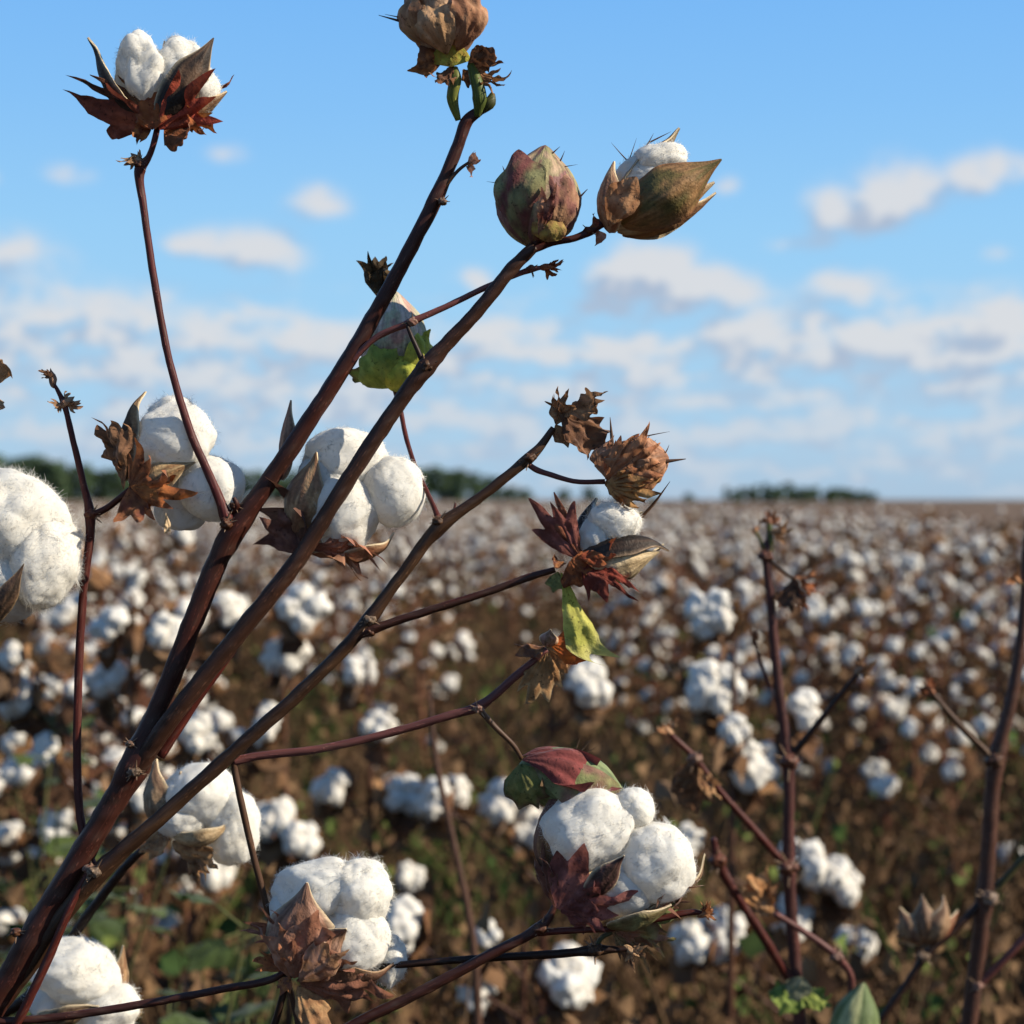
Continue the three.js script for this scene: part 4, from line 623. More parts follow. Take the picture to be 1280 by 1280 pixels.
  // J: the large open boll low in the frame
  p.head('cotton_boll', 694, 1132, 16, 'largest open boll, two rounded masses of white lint over wine-red bracts')
    .lint(734, 1042, 0, 60, 52, 48, { lump: .15, detail: 32, turn: .35, fibres: 4200 }).lint(793, 1014, -4, 27, 25, 26, { lump: .12, fibres: 1600 }).lint(818, 1080, 6, 52, 50, 46, { lump: .14, detail: 32, fibres: 4200, turn: -.4 }).lint(784, 1108, 4, 42, 42, 40, { lump: .12, fibres: 2000 })
    .valve([732, 1116, 40], [777, 1058, 58], [.1, -.3, 1], 34, { out: [.12, .055, .045], out2: [.04, .02, .015], bow: .14, cup: .5, hook: .3 })
    .valve([692, 1120, -6], [706, 972, -14], [-.9, .1, .25], 62, { out: [.22, .11, .05], out2: [.13, .055, .04], bow: .2, cup: .7, rim: [.5, .32, .16] })
    .valve([790, 1152, 6], [892, 1084, 4], [.65, -.75, .1], 50, { out: [.5, .36, .22], out2: [.18, .1, .06], bow: .10, cup: .5, hook: -.5 })
    .valve([760, 1160, 18], [838, 1128, 34], [.1, -.9, .35], 50, { out: [.24, .22, .09], out2: [.16, .12, .05], bow: .16, cup: .6 })
    .valve([720, 1130, -40], [800, 1000, -50], [0, .1, -1], 80, { out: BROWN, bow: .16 })
    .bract([696, 1136, 30], [728, 1040, 66], [-.35, -.1, .95], { col: [.16, .06, .055], col2: [.24, .10, .09], spread: 42, teeth: 3, tl: .36, curl: -.3, cup: .6, crum: .08, tcurl: .5 })
    .bract([698, 1138, 28], [798, 1112, 62], [.0, -.4, .9], { col: [.17, .06, .06], col2: [.28, .12, .11], spread: 36, teeth: 3, tl: .42, curl: -.2, cup: .7, crum: .1, tcurl: .6 })
    .bract([694, 1136, 18], [660, 1052, 20], [-.85, 0, .5], { col: [.15, .07, .045], col2: [.10, .04, .03], spread: 40, teeth: 5, tl: .4, curl: -.3, cup: .6, crum: .1 })
    .bract([700, 1134, 28], [756, 1148, 50], [.1, -.5, .9], { col: [.13, .045, .045], col2: [.2, .08, .07], spread: 56, teeth: 5, tl: .3, curl: -.3, crum: .14 })
    .bract([800, 1158, 12], [876, 1098, 16], [.6, -.6, .5], { col: [.24, .12, .075], col2: [.17, .08, .05], spread: 40, teeth: 5, tl: .4, curl: -.3, crum: .1 })
    .bract([770, 1164, 10], [886, 1108, 0], [.5, -.8, .2], { col: [.2, .1, .07], col2: BROWN, spread: 28, teeth: 4, tl: .4, crum: .1 });
  p.head('leafy_bract', 765, 1164, 4, 'green and pink bract under the largest open boll')
    .bract([768, 1162, 0], [866, 1150, 4], [.1, -.8, .5], { col: [.16, .21, .07], col2: [.26, .29, .12], spread: 34, teeth: 5, tl: .2, curl: -.3, cup: .6, crum: .08 })
    .bract([768, 1166, 0], [846, 1186, 2], [.1, -.5, .8], { col: [.26, .14, .10], col2: [.2, .18, .08], spread: 44, teeth: 6, tl: .3, curl: -.3, cup: .6, crum: .12 })
    .bract([766, 1168, -4], [822, 1206, -6], [.1, -.3, .9], { col: [.15, .08, .05], col2: [.2, .14, .07], spread: 44, teeth: 6, tl: .35, crum: .12 });
  p.tip(880, 1142, 12, 24, RUST, [.36, .2, .1], 7, [.6, .3]); p.tip(788, 1188, 10, 26, [.3, .16, .08], TAN, 7, [.7, -.5]);
  // K: open boll low on the left
  p.head('cotton_boll', 363, 1212, 28, 'open boll with a broad pinkish-brown burr facing out, low in the frame')
    .lint(392, 1122, -16, 58, 40, 42, { lump: .18, turn: .3, fibres: 3400 }).lint(444, 1128, -10, 42, 46, 42, { lump: .16, fibres: 3400, flen: 12 }).lint(440, 1180, 0, 46, 46, 40, { lump: .13, fibres: 3000 }).lint(486, 1214, -18, 20, 32, 22, { fibres: 1600, flen: 11 }).lint(380, 1160, -20, 50, 46, 36, { fibres: 600 })
    .valve([366, 1222, 26], [384, 1102, 34], [-.15, 0, 1], 88, { out: [.33, .18, .12], out2: [.18, .085, .05], bow: .14, cup: .6, wide: .42, crum: .16 })
    .valve([374, 1222, 30], [434, 1152, 42], [.3, -.1, .95], 74, { out: [.38, .22, .15], out2: [.22, .12, .07], bow: .16, cup: .6, hook: .5, crum: .1 })
    .valve([376, 1232, 14], [492, 1222, 12], [.15, -.9, .35], 66, { out: [.20, .10, .06], out2: [.10, .05, .03], bow: .10, cup: .6, hook: -.4, rim: [.38, .24, .14] })
    .valve([360, 1215, -40], [420, 1100, -60], [0, 0, -1], 80, { out: BROWN, bow: .16 })
    .bract([366, 1222, 34], [404, 1130, 60], [.15, 0, 1], { bow: .16, col: [.40, .22, .15], col2: [.24, .11, .07], spread: 40, teeth: 4, tl: .2, cup: .8, crum: .1, curl: -.2 })
    .bract([362, 1222, 34], [352, 1142, 52], [-.3, 0, 1], { bow: .16, col: [.34, .15, .08], col2: [.42, .22, .14], spread: 30, teeth: 3, tl: .3, cup: .8, crum: .16, curl: -.2 })
    .bract([374, 1224, 40], [440, 1158, 62], [.2, .1, .95], { bow: .1, col: [.42, .25, .18], col2: [.26, .15, .08], spread: 32, teeth: 4, tl: .25, cup: .9, crum: .12, curl: .5 })
    .bract([362, 1218, 28], [332, 1130, 30], [-.6, 0, .8], { col: [.30, .15, .10], col2: [.24, .10, .06], spread: 34, teeth: 5, tl: .35, curl: -.3, crum: .1, cup: .7 })
    .bract([360, 1216, 24], [308, 1188, 24], [-.4, .4, .8], { col: [.32, .14, .06], col2: [.26, .1, .05], spread: 28, teeth: 4, tl: .4, curl: .5, crum: .1 })
    .bract([358, 1214, 18], [314, 1142, 10], [-.9, .1, .4], { col: [.26, .13, .10], col2: [.34, .2, .15], spread: 24, teeth: 4, tl: .5, curl: .4, crum: .12 })
    .bract([372, 1226, 34], [494, 1252, 30], [.1, -.5, .85], { col: [.24, .11, .075], col2: [.16, .07, .04], spread: 34, teeth: 5, tl: .3, curl: -.3, crum: .12, cup: .8 })
    .bract([370, 1224, 36], [452, 1206, 54], [.1, -.5, .85], { col: [.2, .1, .06], col2: [.28, .15, .1], spread: 36, teeth: 4, tl: .3, curl: -.4, crum: .14, cup: .8 })
    .bract([372, 1230, 30], [410, 1296, 30], [.2, .2, .9], { col: [.36, .23, .12], col2: [.26, .14, .07], spread: 36, teeth: 4, tl: .25, curl: .3, crum: .08 })
    .bract([364, 1220, 32], [348, 1240, 40], [-.2, -.2, .9], { col: [.2, .09, .06], spread: 50, teeth: 4, tl: .3, curl: .3, crum: .1 });
  // L: open boll behind the crossing stems
  p.head('cotton_boll', 374, 692, -20, 'open boll of four smooth white locks behind the two crossing stems')
    .lint(430, 576, -44, 56, 44, 42, { lump: .15 }).lint(430, 640, -20, 46, 50, 42, { lump: .12, turn: .1 }).lint(492, 614, -28, 40, 46, 40, { lump: .07, turn: .2 }).lint(404, 612, -36, 40, 46, 38, { fibres: 1200 })
    .valve([368, 668, -10], [402, 566, 4], [-.45, -.1, .9], 56, { out: [.44, .27, .14], out2: [.26, .13, .07], bow: .16, cup: .6, hook: .3 })
    .valve([350, 600, -22], [363, 500, -20], [-.5, .1, .8], 26, { out: [.26, .12, .08], out2: [.36, .2, .13], bow: .06, cup: .8 })
    .valve([420, 700, -10], [496, 676, -12], [.3, -.9, .35], 40, { out: [.42, .24, .13], out2: [.26, .12, .06], bow: .14, cup: .5, hook: -.5 })
    .valve([380, 690, -60], [440, 560, -80], [0, 0, -1], 80, { out: BROWN, bow: .14 })
    .bract([376, 696, -6], [350, 596, -4], [-.7, -.1, .7], { col: [.11, .055, .04], col2: [.18, .09, .06], spread: 34, teeth: 4, tl: .3, curl: -.2, crum: .12, cup: .7 })
    .bract([378, 694, -8], [332, 636, -4], [-.4, .3, .8], { col: [.13, .06, .05], col2: [.2, .1, .075], spread: 40, teeth: 4, tl: .3, curl: .4, crum: .14 })
    .bract([384, 684, 4], [486, 694, 10], [0, -.75, .65], { col: [.34, .15, .09], col2: [.26, .12, .09], spread: 26, teeth: 5, tl: .3, curl: -.3, crum: .14, cup: .9, tcurl: .5 })
    .bract([384, 690, 2], [470, 706, -2], [0, -.9, .3], { col: [.3, .14, .08], col2: [.4, .22, .14], spread: 24, teeth: 5, tl: .35, crum: .14, tcurl: .6 });
  // M: open boll on the thin side stem
  p.head('cotton_boll', 160, 612, -16, 'open boll with a star of rust-brown bracts beside the thin stem')
    .lint(214, 550, -34, 54, 44, 42, { lump: .15, flen: 11 }).lint(262, 610, -30, 42, 42, 38, { lump: .08 }).lint(204, 516, -62, 32, 24, 26, { fibres: 1500 }).lint(222, 630, -44, 36, 34, 30, { fibres: 1000 })
    .valve([152, 600, -20], [174, 488, -14], [-.7, .1, .6], 36, { out: [.30, .18, .09], out2: [.08, .04, .02], bow: .12, cup: .8, hook: -.3 })
    .valve([164, 612, -6], [248, 578, 6], [.1, .3, .95], 38, { out: [.5, .33, .16], out2: [.3, .16, .07], bow: .12, cup: .6 })
    .valve([160, 612, -50], [230, 520, -84], [0, 0, -1], 70, { out: BROWN, bow: .14 })
    .bract([166, 610, 2], [200, 546, 12], [0, .2, 1], { col: [.18, .07, .035], col2: [.26, .11, .05], spread: 34, teeth: 3, tl: .5, curl: .1, crum: .06 })
    .bract([166, 608, 4], [264, 628, 18], [.1, .1, 1], { col: [.25, .085, .03], col2: [.40, .15, .045], spread: 30, teeth: 3, tl: .5, curl: .25, crum: .1, tcurl: .5 })
    .bract([166, 608, 4], [232, 592, 14], [.1, .3, .9], { col: [.32, .12, .04], col2: [.22, .08, .035], spread: 34, teeth: 3, tl: .3, curl: .3, crum: .14 })
    .bract([166, 608, 2], [180, 668, 12], [0, .2, 1], { col: [.15, .055, .035], col2: [.24, .1, .045], spread: 44, teeth: 3, tl: .4, curl: .5, crum: .1, tcurl: .7 })
    .bract([164, 606, 0], [208, 656, 10], [0, .1, 1], { col: [.2, .08, .04], col2: RUST, spread: 32, teeth: 3, tl: .4, curl: .3, crum: .08 })
    .bract([158, 612, -8], [138, 516, -4], [-.5, .1, .85], { col: [.16, .085, .05], col2: [.28, .16, .09], spread: 22, teeth: 4, tl: .22, crum: .18, cup: .9, side: .1 })
    .bract([156, 614, -14], [128, 548, -18], [-.9, .1, .3], { col: [.13, .07, .04], col2: BROWN, spread: 34, teeth: 4, tl: .2, crum: .18, cup: .8 })
    .bract([212, 640, 6], [216, 672, 10], [.1, .1, 1], { col: [.5, .4, .26], col2: CREAM, spread: 16, teeth: 2, tl: .25, crum: .2, cup: 1.5, name: 'torn_bract' });
  p.tip(66, 476, -26, 24, [.2, .1, .06], [.34, .2, .12], 4, [-.1, 1]); p.tip(82, 504, -24, 26, [.24, .13, .07], [.34, .2, .12], 3, [.8, .6]); p.tip(77, 507, -24, 18, [.2, .1, .06], TAN, 2, [-.8, -.3]);
  // N: fluffy boll cut by the frame's edge
  p.head('cotton_boll', -22, 756, -20, 'fluffy white boll cut off by the edge of the frame')
    .lint(16, 660, 0, 72, 72, 58, { lump: .16, fibres: 7500, flen: 15, detail: 32 }).lint(62, 700, 10, 44, 62, 44, { lump: .14, fibres: 5600, flen: 14 }).lint(2, 726, 4, 60, 52, 48, { lump: .14, fibres: 3000, flen: 14 })
    .valve([8, 778, 52], [54, 702, 62], [.3, -.3, .9], 26, { out: [.09, .05, .03], out2: [.025, .015, .01], bow: .14, cup: .6, rim: [.4, .26, .14] })
    .bract([-16, 760, 20], [16, 800, 40], [0, -.4, .9], { col: RUST, col2: TAN, spread: 50, teeth: 5 });
  p.head('dried_bracts', -20, 492, -48, 'tan dry bract tips at the very edge of the frame').bract([-24, 488, -46], [12, 440, -40], [.4, -.1, .9], { col: [.36, .19, .09], col2: TAN, spread: 36, teeth: 3, tl: .2, crum: .12, curl: .5 }).bract([-22, 494, -46], [10, 520, -40], [.3, .2, .9], { col: [.28, .13, .06], col2: TAN, spread: 36, teeth: 3, tl: .2, crum: .12, curl: .4 });
}
// ── a second plant just behind it: two open bolls near the ground side of the main stem ──
{
  const p = new Plant(.94, V(-.36, 0, -1.02), 'cotton plant half hidden behind the main stem, two open bolls low down');
  p.branch([[-60, 1330, -30, 18], [40, 1240, -20, 16], [120, 1130, -10, 14], [170, 1070, -6, 12], [205, 1045, 0, 9], [225, 1040, 0, 8]], BARK2, { down: V(-.36, -.03, -1.02), name: 'main_stem' });
  p.branch([[-40, 1320, -20, 12], [10, 1285, -6, 11], [50, 1268, 0, 9]], BARK2, {});
  p.head('cotton_boll', 222, 1044, 0, 'open boll with a pale boat-shaped valve under the long branch')
    .lint(250, 998, 0, 52, 44, 40, { fibres: 2400, flen: 10 }).lint(292, 1036, 4, 34, 50, 34, { fibres: 2200, flen: 10 }).lint(232, 1022, 10, 34, 26, 30, { fibres: 1200 })
    .valve([222, 1042, 26], [298, 1022, 34], [0, -.7, .7], 32, { out: [.52, .38, .22], out2: [.38, .25, .13], bow: .26, cup: .6, hook: -.4 })
    .valve([206, 1040, 8], [196, 948, 6], [-.5, .1, .8], 46, { out: [.3, .2, .12], out2: [.17, .1, .06], bow: .2, cup: .6, crum: .14 }).valve([222, 1046, 0], [228, 962, 14], [-.3, 0, .9], 30, { out: [.46, .32, .18], out2: [.3, .18, .1], bow: .1, cup: .6 })
    .bract([220, 1046, 26], [286, 1078, 34], [0, -.4, .9], { col: [.36, .23, .12], col2: [.2, .12, .07], spread: 40, teeth: 5, tl: .3, crum: .16, curl: .4 }).bract([216, 1044, 16], [172, 1062, 12], [-.3, .2, .9], { col: [.26, .15, .08], col2: TAN, spread: 50, teeth: 5, tl: .3, crum: .18 }).bract([238, 1060, 20], [262, 1104, 22], [0, .2, .9], { col: [.33, .2, .1], col2: BROWN, spread: 30, teeth: 3, crum: .15 });
  p.head('cotton_boll', 48, 1268, 4, 'open boll cut by the bottom corner of the frame')
    .lint(94, 1216, 0, 56, 40, 44, { fibres: 3000, flen: 10 }).lint(134, 1262, 4, 44, 34, 36, { fibres: 2200, flen: 10 }).lint(66, 1250, 0, 34, 30, 30, { fibres: 800 })
    .valve([52, 1268, 26], [134, 1240, 42], [0, -.6, .8], 34, { out: [.36, .23, .12], out2: [.08, .045, .025], bow: .2, cup: .6, hook: .4 })
    .valve([130, 1280, -14], [152, 1186, -10], [.7, .1, .5], 36, { out: [.34, .21, .11], out2: BROWN, bow: .14, cup: .6 }).valve([146, 1290, -10], [178, 1252, 0], [.6, 0, .6], 30, { out: [.3, .2, .1], bow: .1 })
    .bract([50, 1270, 24], [70, 1290, 40], [0, -.3, .9], { col: BROWN, col2: TAN, spread: 60, teeth: 5, crum: .16 });
}

// ── taller neighbours on the other side: bare stems, no longer sharp ──
{
  const D = 1.25, p = new Plant(D, V(.215, 0, -1.3), 'slim reddish cotton stem with a bare budded tip and dark curled leaf'), g = [.2, .1, .06];
  p.branch([[1010, 1420, 0, 20], [996, 1235, 0, 18], [986, 1090, 0, 17], [985, 955, 0, 16], [972, 850, 0, 14], [962, 740, 0, 13], [958, 690, 0, 12], [962, 668, 0, 8], [961, 655, 0, 6]], [.17, .06, .05], { down: V(.215, -.03, -1.3), name: 'main_stem', col2: [.09, .035, .03], nodes: [[986, 952, 8, 12], [986, 1084, 8, 12], [957, 695, 6, 9]] });
  p.branch([[962, 690, 0, 8], [963, 672, 2, 9], [961, 652, 2, 8]], [.17, .2, .06], {});
  p.branch([[958, 694, 0, 7], [950, 675, 4, 6], [944, 664, 6, 5]], [.2, .18, .07], {});
  p.branch([[984, 952, 0, 12], [1012, 918, 8, 10], [1042, 880, 14, 9], [1073, 842, 20, 8]], BARK2, {});
  p.branch([[986, 1088, 0, 12], [950, 1045, 14, 11], [905, 995, 26, 10], [866, 945, 34, 9], [838, 918, 38, 8]], BARKRED, { nodes: [[868, 948, 38, 9, 2]] });
  p.branch([[996, 1240, 0, 14], [960, 1180, 20, 14], [925, 1125, 30, 14], [898, 1078, 36, 15], [892, 1048, 38, 9]], BARKRED, { nodes: [[897, 1075, 40, 11]] });
  p.branch([[1040, 1330, 10, 12], [1064, 1224, 18, 11], [1048, 1198, 22, 11], [1005, 1165, 24, 10], [968, 1142, 26, 9]], BARKPINK, { nodes: [[1046, 1196, 24, 8, 2]] });
  p.branch([[962, 860, 0, 6], [950, 825, -4, 5], [943, 800, -6, 5]], BARKRED, {});
  p.tip(961, 654, 2, 22, [.13, .045, .035], [.3, .14, .07], 7, [0, 1]); p.tip(970, 664, 6, 20, [.3, .16, .08], [.42, .25, .13], 5, [.8, .2]); p.tip(944, 664, 6, 14, RUST, TAN, 3, [0, 1]); p.tip(942, 800, -6, 16, RUST, BROWN, 4, [0, 1]); p.tip(1074, 838, 20, 24, g, [.36, .22, .12], 9, [.5, .5]); p.tip(836, 914, 38, 22, RUST, TAN, 5, [-.5, .5]);
  p.head('dried_leaf', 958, 700, 4, 'dark curled dead leaf hanging from the stem tip').stalk([[958, 696, 2, 5], [976, 712, 6, 4], [992, 724, 8, 4]], BARK2).bract([992, 722, 8], [974, 778, 14], [-.3, .3, .8], { col: [.05, .03, .02], col2: [.1, .05, .03], spread: 34, teeth: 4, tl: .3, curl: .7, crum: .16, name: 'blade' }).bract([990, 722, 8], [1036, 722, 12], [.1, .8, .5], { col: [.28, .12, .05], col2: [.1, .05, .03], spread: 26, teeth: 3, tl: .4, curl: .5, crum: .14, name: 'blade' }).bract([994, 722, 8], [1000, 772, 10], [.2, .3, .9], { col: [.1, .05, .03], col2: RUST, spread: 24, teeth: 4, tl: .4, curl: .6, crum: .2, name: 'blade' }).bract([996, 720, 8], [1024, 752, 12], [.3, .4, .8], { col: [.12, .05, .03], col2: RUST, spread: 26, teeth: 3, tl: .35, curl: .6, crum: .18, name: 'blade' });
  p.head('dried_bracts', 872, 955, 34, 'dark dry bract hanging on the inner twig').bract([870, 952, 34], [862, 1024, 34], [0, .1, 1], { col: [.10, .05, .025], col2: [.2, .1, .05], spread: 44, teeth: 5, tl: .16, curl: -.4, cup: .8, crum: .1 }).bract([874, 952, 34], [890, 1008, 38], [.3, .1, .9], { col: [.4, .24, .12], col2: BROWN, spread: 26, teeth: 4, tl: .3, crum: .18, curl: .4 }).bract([866, 950, 30], [846, 990, 26], [-.5, .1, .7], { col: [.13, .065, .03], spread: 40, teeth: 4, tl: .2, crum: .12 });
  p.head('dried_bracts', 966, 1142, 26, 'tan dry bracts at the end of the lowest twig').bract([968, 1142, 26], [920, 1086, 28], [0, .3, .9], { col: [.34, .17, .07], col2: [.42, .26, .13], spread: 34, teeth: 4, tl: .3, crum: .2, curl: .5 }).bract([964, 1144, 26], [930, 1132, 30], [-.3, -.3, .8], { col: [.26, .14, .07], col2: TAN, spread: 46, teeth: 5, tl: .3, crum: .2 }).bract([966, 1140, 22], [946, 1084, 16], [.3, .2, -.8], { col: [.15, .08, .04], spread: 40, teeth: 4, crum: .2 });
  p.head('leaf', 1002, 1240, 10, 'small green leaf folded low on the stem').bract([1006, 1232, 10], [962, 1258, 24], [0, .7, .6], { col: [.10, .16, .035], col2: [.2, .28, .06], spread: 54, teeth: 5, tl: .12, crum: .16, curl: .5, name: 'blade' }).bract([1004, 1232, 12], [1032, 1262, 20], [.2, .6, .6], { col: [.12, .18, .04], col2: [.24, .3, .07], spread: 50, teeth: 5, tl: .14, crum: .18, curl: .5, name: 'blade' }).bract([986, 1250, 20], [1006, 1218, 26], [-.1, .1, 1], { col: [.16, .18, .12], col2: [.22, .24, .17], spread: 50, teeth: 3, tl: .1, crum: .06, cup: .8, name: 'blade' });
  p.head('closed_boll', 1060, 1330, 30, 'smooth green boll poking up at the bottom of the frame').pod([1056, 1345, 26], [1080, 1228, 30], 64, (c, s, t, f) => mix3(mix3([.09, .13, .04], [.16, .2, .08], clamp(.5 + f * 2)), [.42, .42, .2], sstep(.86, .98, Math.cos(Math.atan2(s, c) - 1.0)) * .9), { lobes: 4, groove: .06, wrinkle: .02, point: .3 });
}
{
  const p = new Plant(1.3, V(.36, 0, -1.34), 'dark bare-topped cotton stem at the edge of the frame with a brown empty burr');
  p.branch([[1190, 1420, 0, 26], [1212, 1275, 0, 24], [1232, 1110, 0, 22], [1244, 960, 0, 22], [1266, 865, 0, 18], [1279, 770, 0, 14], [1282, 690, 0, 11], [1284, 650, 0, 8]], [.09, .04, .03], { down: V(.36, -.03, -1.34), name: 'main_stem', col2: [.16, .07, .045], nodes: [[1243, 950, 8, 12], [1236, 1122, 8, 12, 2]] });
  p.branch([[1242, 948, 0, 12], [1220, 928, 6, 10], [1190, 896, 12, 9], [1166, 868, 16, 8]], BARKBRN, {});
  p.branch([[1236, 1122, 0, 13], [1262, 1092, 6, 11], [1310, 1040, 12, 10]], BARKGRN, {});
  p.branch([[1234, 1118, 0, 12], [1198, 1158, 10, 11], [1160, 1192, 16, 11], [1128, 1238, 18, 11], [1096, 1285, 20, 11], [1080, 1340, 10, 10]], BARK2, { nodes: [[1154, 1196, 18, 8, 2]] });
  p.branch([[1220, 1234, 2, 12], [1250, 1205, 8, 12], [1300, 1152, 12, 11]], BARKPINK, { nodes: [[1222, 1232, 6, 8, 2]] });
  p.tip(1164, 864, 16, 22, [.16, .07, .04], RUST, 6, [-.5, .7]); p.tip(1272, 726, 4, 18, RUST, [.45, .24, .1], 4, [-.5, .6]);
  p.branch([[1280, 735, 0, 6], [1276, 730, 4, 5], [1272, 727, 4, 4]], BARKGRN, {});
  p.head('empty_burr', 1158, 1186, 16, 'brown open burr without lint on a side twig')
    .valve([1156, 1180, 16], [1182, 1122, 24], [.4, .2, .9], 36, { out: [.33, .2, .11], out2: [.17, .09, .05], bow: .3, cup: .7, hook: -.5 }).valve([1154, 1180, 16], [1152, 1118, 20], [0, .2, 1], 34, { out: [.25, .14, .08], out2: [.13, .07, .04], bow: .3, cup: .7 }).valve([1152, 1180, 14], [1124, 1134, 20], [-.5, .2, .8], 34, { out: [.3, .19, .11], out2: [.16, .08, .05], bow: .3, cup: .7 }).valve([1158, 1180, 12], [1200, 1140, 10], [.6, -.2, .6], 30, { out: [.26, .08, .04], out2: BROWN, bow: .2, cup: .6 })
    .bract([1154, 1182, 14], [1118, 1150, 18], [-.4, 0, .9], { col: [.24, .13, .07], col2: TAN, spread: 50, teeth: 6, tl: .4, crum: .22 }).bract([1158, 1182, 18], [1166, 1140, 30], [0, 0, 1], { col: [.14, .07, .04], col2: [.32, .19, .1], spread: 60, teeth: 6, tl: .4, crum: .22 });
}
// ── blurred plants a few steps behind, each boll set where it hangs: [x, y, size] ──
function behind(depth, rootX, label, bolls, o = {}) {
  const r0 = at(rootX, HORIZON, depth), root = V(r0.x, 0, r0.z); root.y = groundY(root.x, root.z); const p = new Plant(depth, root, label), R = rng(rootX * 3 + 1 | 0);
  const top = Math.min(...bolls.map(b => b[1])) - (o.tip ?? 20), yg = HORIZON + EYE / p.m, sway = o.sway ?? (R() - .5) * 40, X = y => rootX + sway * (1 - (y - top) / (yg - top));
  const red = mix3([.12, .045, .03], [.2, .09, .05], R());
  p.branch([[X((top + yg) / 2), (top + yg) / 2, 0, 13], [X(top + (yg - top) * .25), top + (yg - top) * .25, 0, 10], [X(top), top, 0, 5]], red, { down: root.clone().setY(-.03), name: 'main_stem', radial: 8 });
  const fg = new GB();
  bolls.forEach(([x, y, size], i) => {
    const z = (R() - .5) * 90, yb = Math.min(yg - 120, y + 30 + Math.abs(x - X(y)) * .55), xb = X(yb);
    if (Math.hypot(xb - x, yb - y) > 20) p.branch([[xb, yb, 0, 7], [(xb + x) / 2 + (R() - .5) * 10, (yb + y) / 2 + 6, z * .5, 6], [x, y, z, 5]], red, { radial: 6 });
    const lg = new GB(), bg = new GB(), c = p.l(x, y, z); fieldBoll(lg, bg, c, V((x - xb) * .012 + (R() - .5) * .6, .35 + R() * .5, .55 + R() * .5), size * p.m * .95, rootX + i * 7 | 0, 6); const bo = part('cotton_boll', lg.geo(), M.fieldLint, p.g); part('burr', bg.geo(), M.field, bo);
    for (let k = 0; k < 4; k++) leafBlade(fg, c.clone().add(V(0, -.02, 0)), V(R() - .5, -.6 + R() * .4, R() - .3), .03 + R() * .025, DRY[R() * 4 | 0], R);
  });
  for (let k = 0; k < (o.leaves ?? 12); k++) { const y = top + (yg - top) * (.12 + R() * .7), b = p.l(X(y) + (R() - .5) * 180, y, (R() - .5) * 160); leafBlade(fg, b, V(R() - .5, -.5 + R() * .6, R() - .5), .022 + R() * .028, R() < (o.green ?? .2) ? GREEN[R() * 3 | 0] : DRY[R() * 4 | 0], R); }
  part('dry_leaves', fg.geo(), M.fieldLeaf, p.g).userData.kind = 'stuff'; return p;
}
behind(2.1, 905, 'blurred cotton plant with a tight column of white bolls behind the slim reddish stem', [[892, 772, 64], [897, 862, 82], [942, 955, 72], [1000, 892, 54], [918, 915, 40]]);
behind(2.3, 1000, 'blurred cotton plant whose bolls hang low behind the slim reddish stem', [[1003, 1080, 66], [1048, 1102, 60], [990, 1145, 62], [905, 1168, 70], [868, 1180, 62], [865, 1052, 44]], { tip: 0, leaves: 8 });
behind(2.0, 640, 'blurred cotton plant at the bottom with bolls under the largest open boll', [[708, 1228, 88], [600, 1236, 66], [508, 1164, 74], [612, 1170, 40]], { tip: 10, leaves: 10 });
behind(2.5, 660, 'blurred cotton plant with paired bolls left of the largest open boll', [[734, 862, 66], [632, 1002, 66], [664, 1034, 52], [545, 1000, 56]], { sway: 30 });
behind(2.6, 470, 'blurred cotton plant with bolls in the gap between the long branch and the pinkish one', [[420, 984, 58], [500, 994, 58], [566, 990, 44], [452, 842, 52], [470, 912, 46], [512, 1100, 40]], { leaves: 14 });
behind(2.3, 368, 'blurred cotton plant with bolls between the crossing stems and the long branch', [[358, 820, 62], [376, 762, 66], [346, 1024, 56], [374, 1052, 54], [334, 915, 44]], { leaves: 16, green: .3 });
behind(2.3, 150, 'blurred cotton plant with many bolls behind the main stem base', [[30, 872, 60], [134, 852, 58], [140, 782, 54], [76, 1028, 56], [246, 918, 58], [206, 792, 50], [60, 940, 50], [182, 1000, 46], [282, 762, 52], [18, 820, 46], [330, 900, 50]], { leaves: 26, green: .3 });
behind(2.9, 1068, 'single drooping white boll on a thin brown stalk near the bottom', [[1070, 1184, 52]], { tip: 10, leaves: 4 });
// a thin bare stalk in the gap
{
  const p = new Plant(1.7, V(at(600, HORIZON, 1.7).x, 0, at(600, HORIZON, 1.7).z), 'thin bare brown stalk standing in the gap at the middle');
  p.branch([[598, 1300, 0, 13], [590, 1170, 0, 12], [566, 1050, 0, 10], [545, 950, 0, 9], [538, 880, 0, 6], [537, 858, 0, 4]], [.18, .09, .06], { down: p.root.clone().setY(-.03), name: 'main_stem', radial: 8 }); p.tip(538, 860, 0, 16, BROWN, TAN, 4);
}
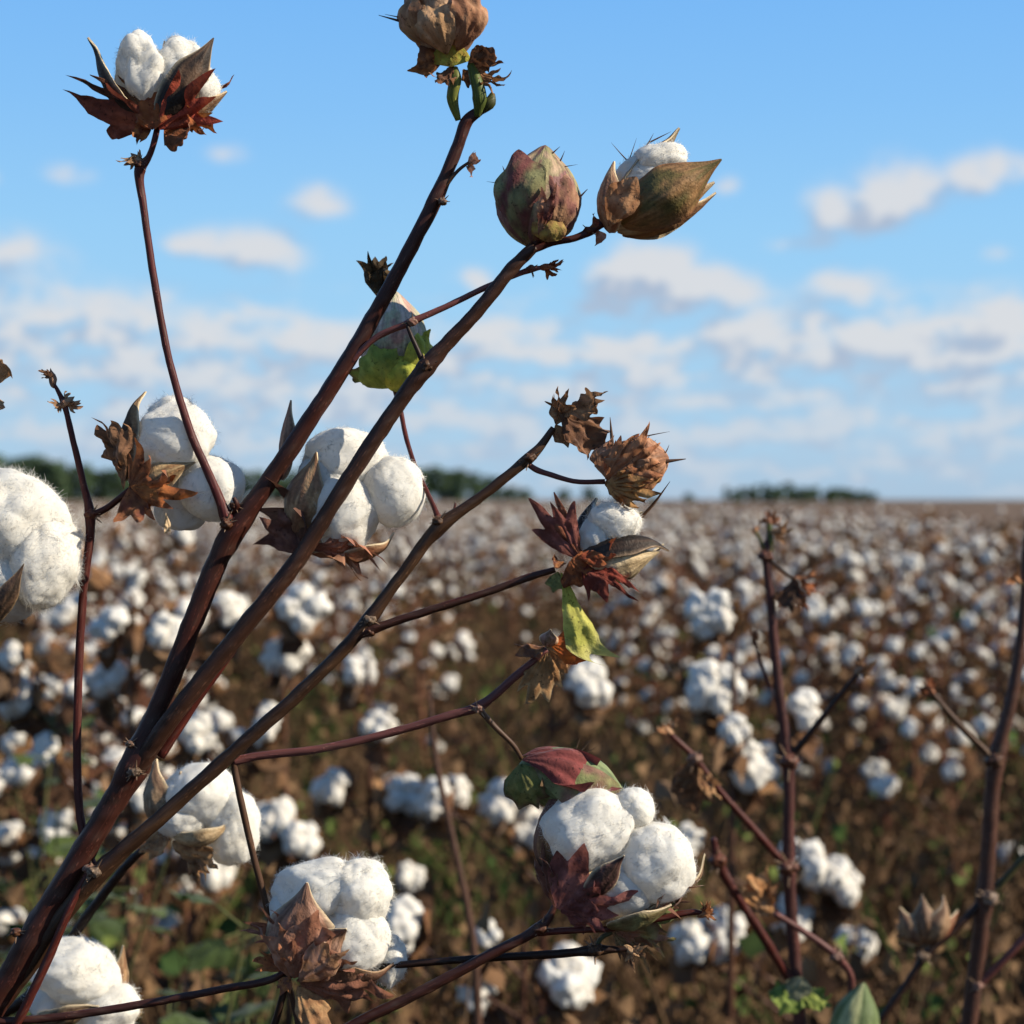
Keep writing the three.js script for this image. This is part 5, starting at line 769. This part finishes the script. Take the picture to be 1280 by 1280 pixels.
// low green growth at the foot of the plant in focus
{
  const R = rng(61);
  for (const [x, d, h, n, label] of [[130, 1.6, .93, 84, 'dense dark green weed between the main stem and the pale-valved boll'], [270, 1.75, .88, 84, 'dense dark green weed above the bottom branch'], [-20, 2.0, 1.0, 70, 'dense green weed cut by the edge of the frame'], [40, 1.75, .97, 70, 'green leafy weed in the bottom corner under the main stem'], [200, 1.95, .86, 84, 'dark green leafy weed behind the lowest open bolls'], [330, 2.3, .72, 60, 'green leafy weed behind the bottom open boll'], [110, 2.5, .92, 60, 'green leafy weed farther back beside the thin stem'], [1180, 7.4, .5, 26, 'green tuft at the edge of the bare strip']]) {
    const r0 = at(x, HORIZON, d), o = thing('leafy_weed', label, 'weed', V(r0.x, groundY(r0.x, r0.z), r0.z)), sg = new GB(); const lv = [];
    for (let s = 0; s < 4; s++) {
      const a = R() * 6.28, l = h * (.12 + R() * .25), e = V(Math.cos(a) * l, h * (.75 + R() * .3), Math.sin(a) * l); stalk(sg, [[0, -.04, 0, .004], [e.x * .4, e.y * .5, e.z * .4, .003], [e.x, e.y, e.z, .0015]], [.10, .10, .04], { radial: 5, step: .06, cap: false });
      for (let k = 0; k < n / 4; k++) { const t = .3 + R() * .7, b = V(e.x * t * t, e.y * t, e.z * t * t), a2 = R() * 6.28, q = V(Math.cos(a2), -.1 + R() * .7, Math.sin(a2)), L = .03 + R() * .038, pt = b.clone().addScaledVector(q, .03); stalk(sg, [[...b.toArray(), .0012], [...pt.toArray(), .001]], [.12, .13, .05], { radial: 4, step: .05, cap: false }); const c = mix3([.016, .034, .009], [.055, .085, .02], R()); lv.push(bract({ b: pt.toArray(), t: pt.clone().addScaledVector(q, L).add(V(0, -.25 * L, 0)).toArray(), n: [R() - .5, .9, R() - .5], spread: 60, teeth: 3, tl: .3, cup: .3, curl: -.5, crum: .06, col: c, col2: c.map(v => v * 1.4), seed: k + s * 20 + x, res: .4 }, 1)); }
    }
    part('stem', sg.geo(), M.field, o); lv.forEach(g => part('leaf', g, M.bract, o));
  }
}
renderer.render(scene, camera);
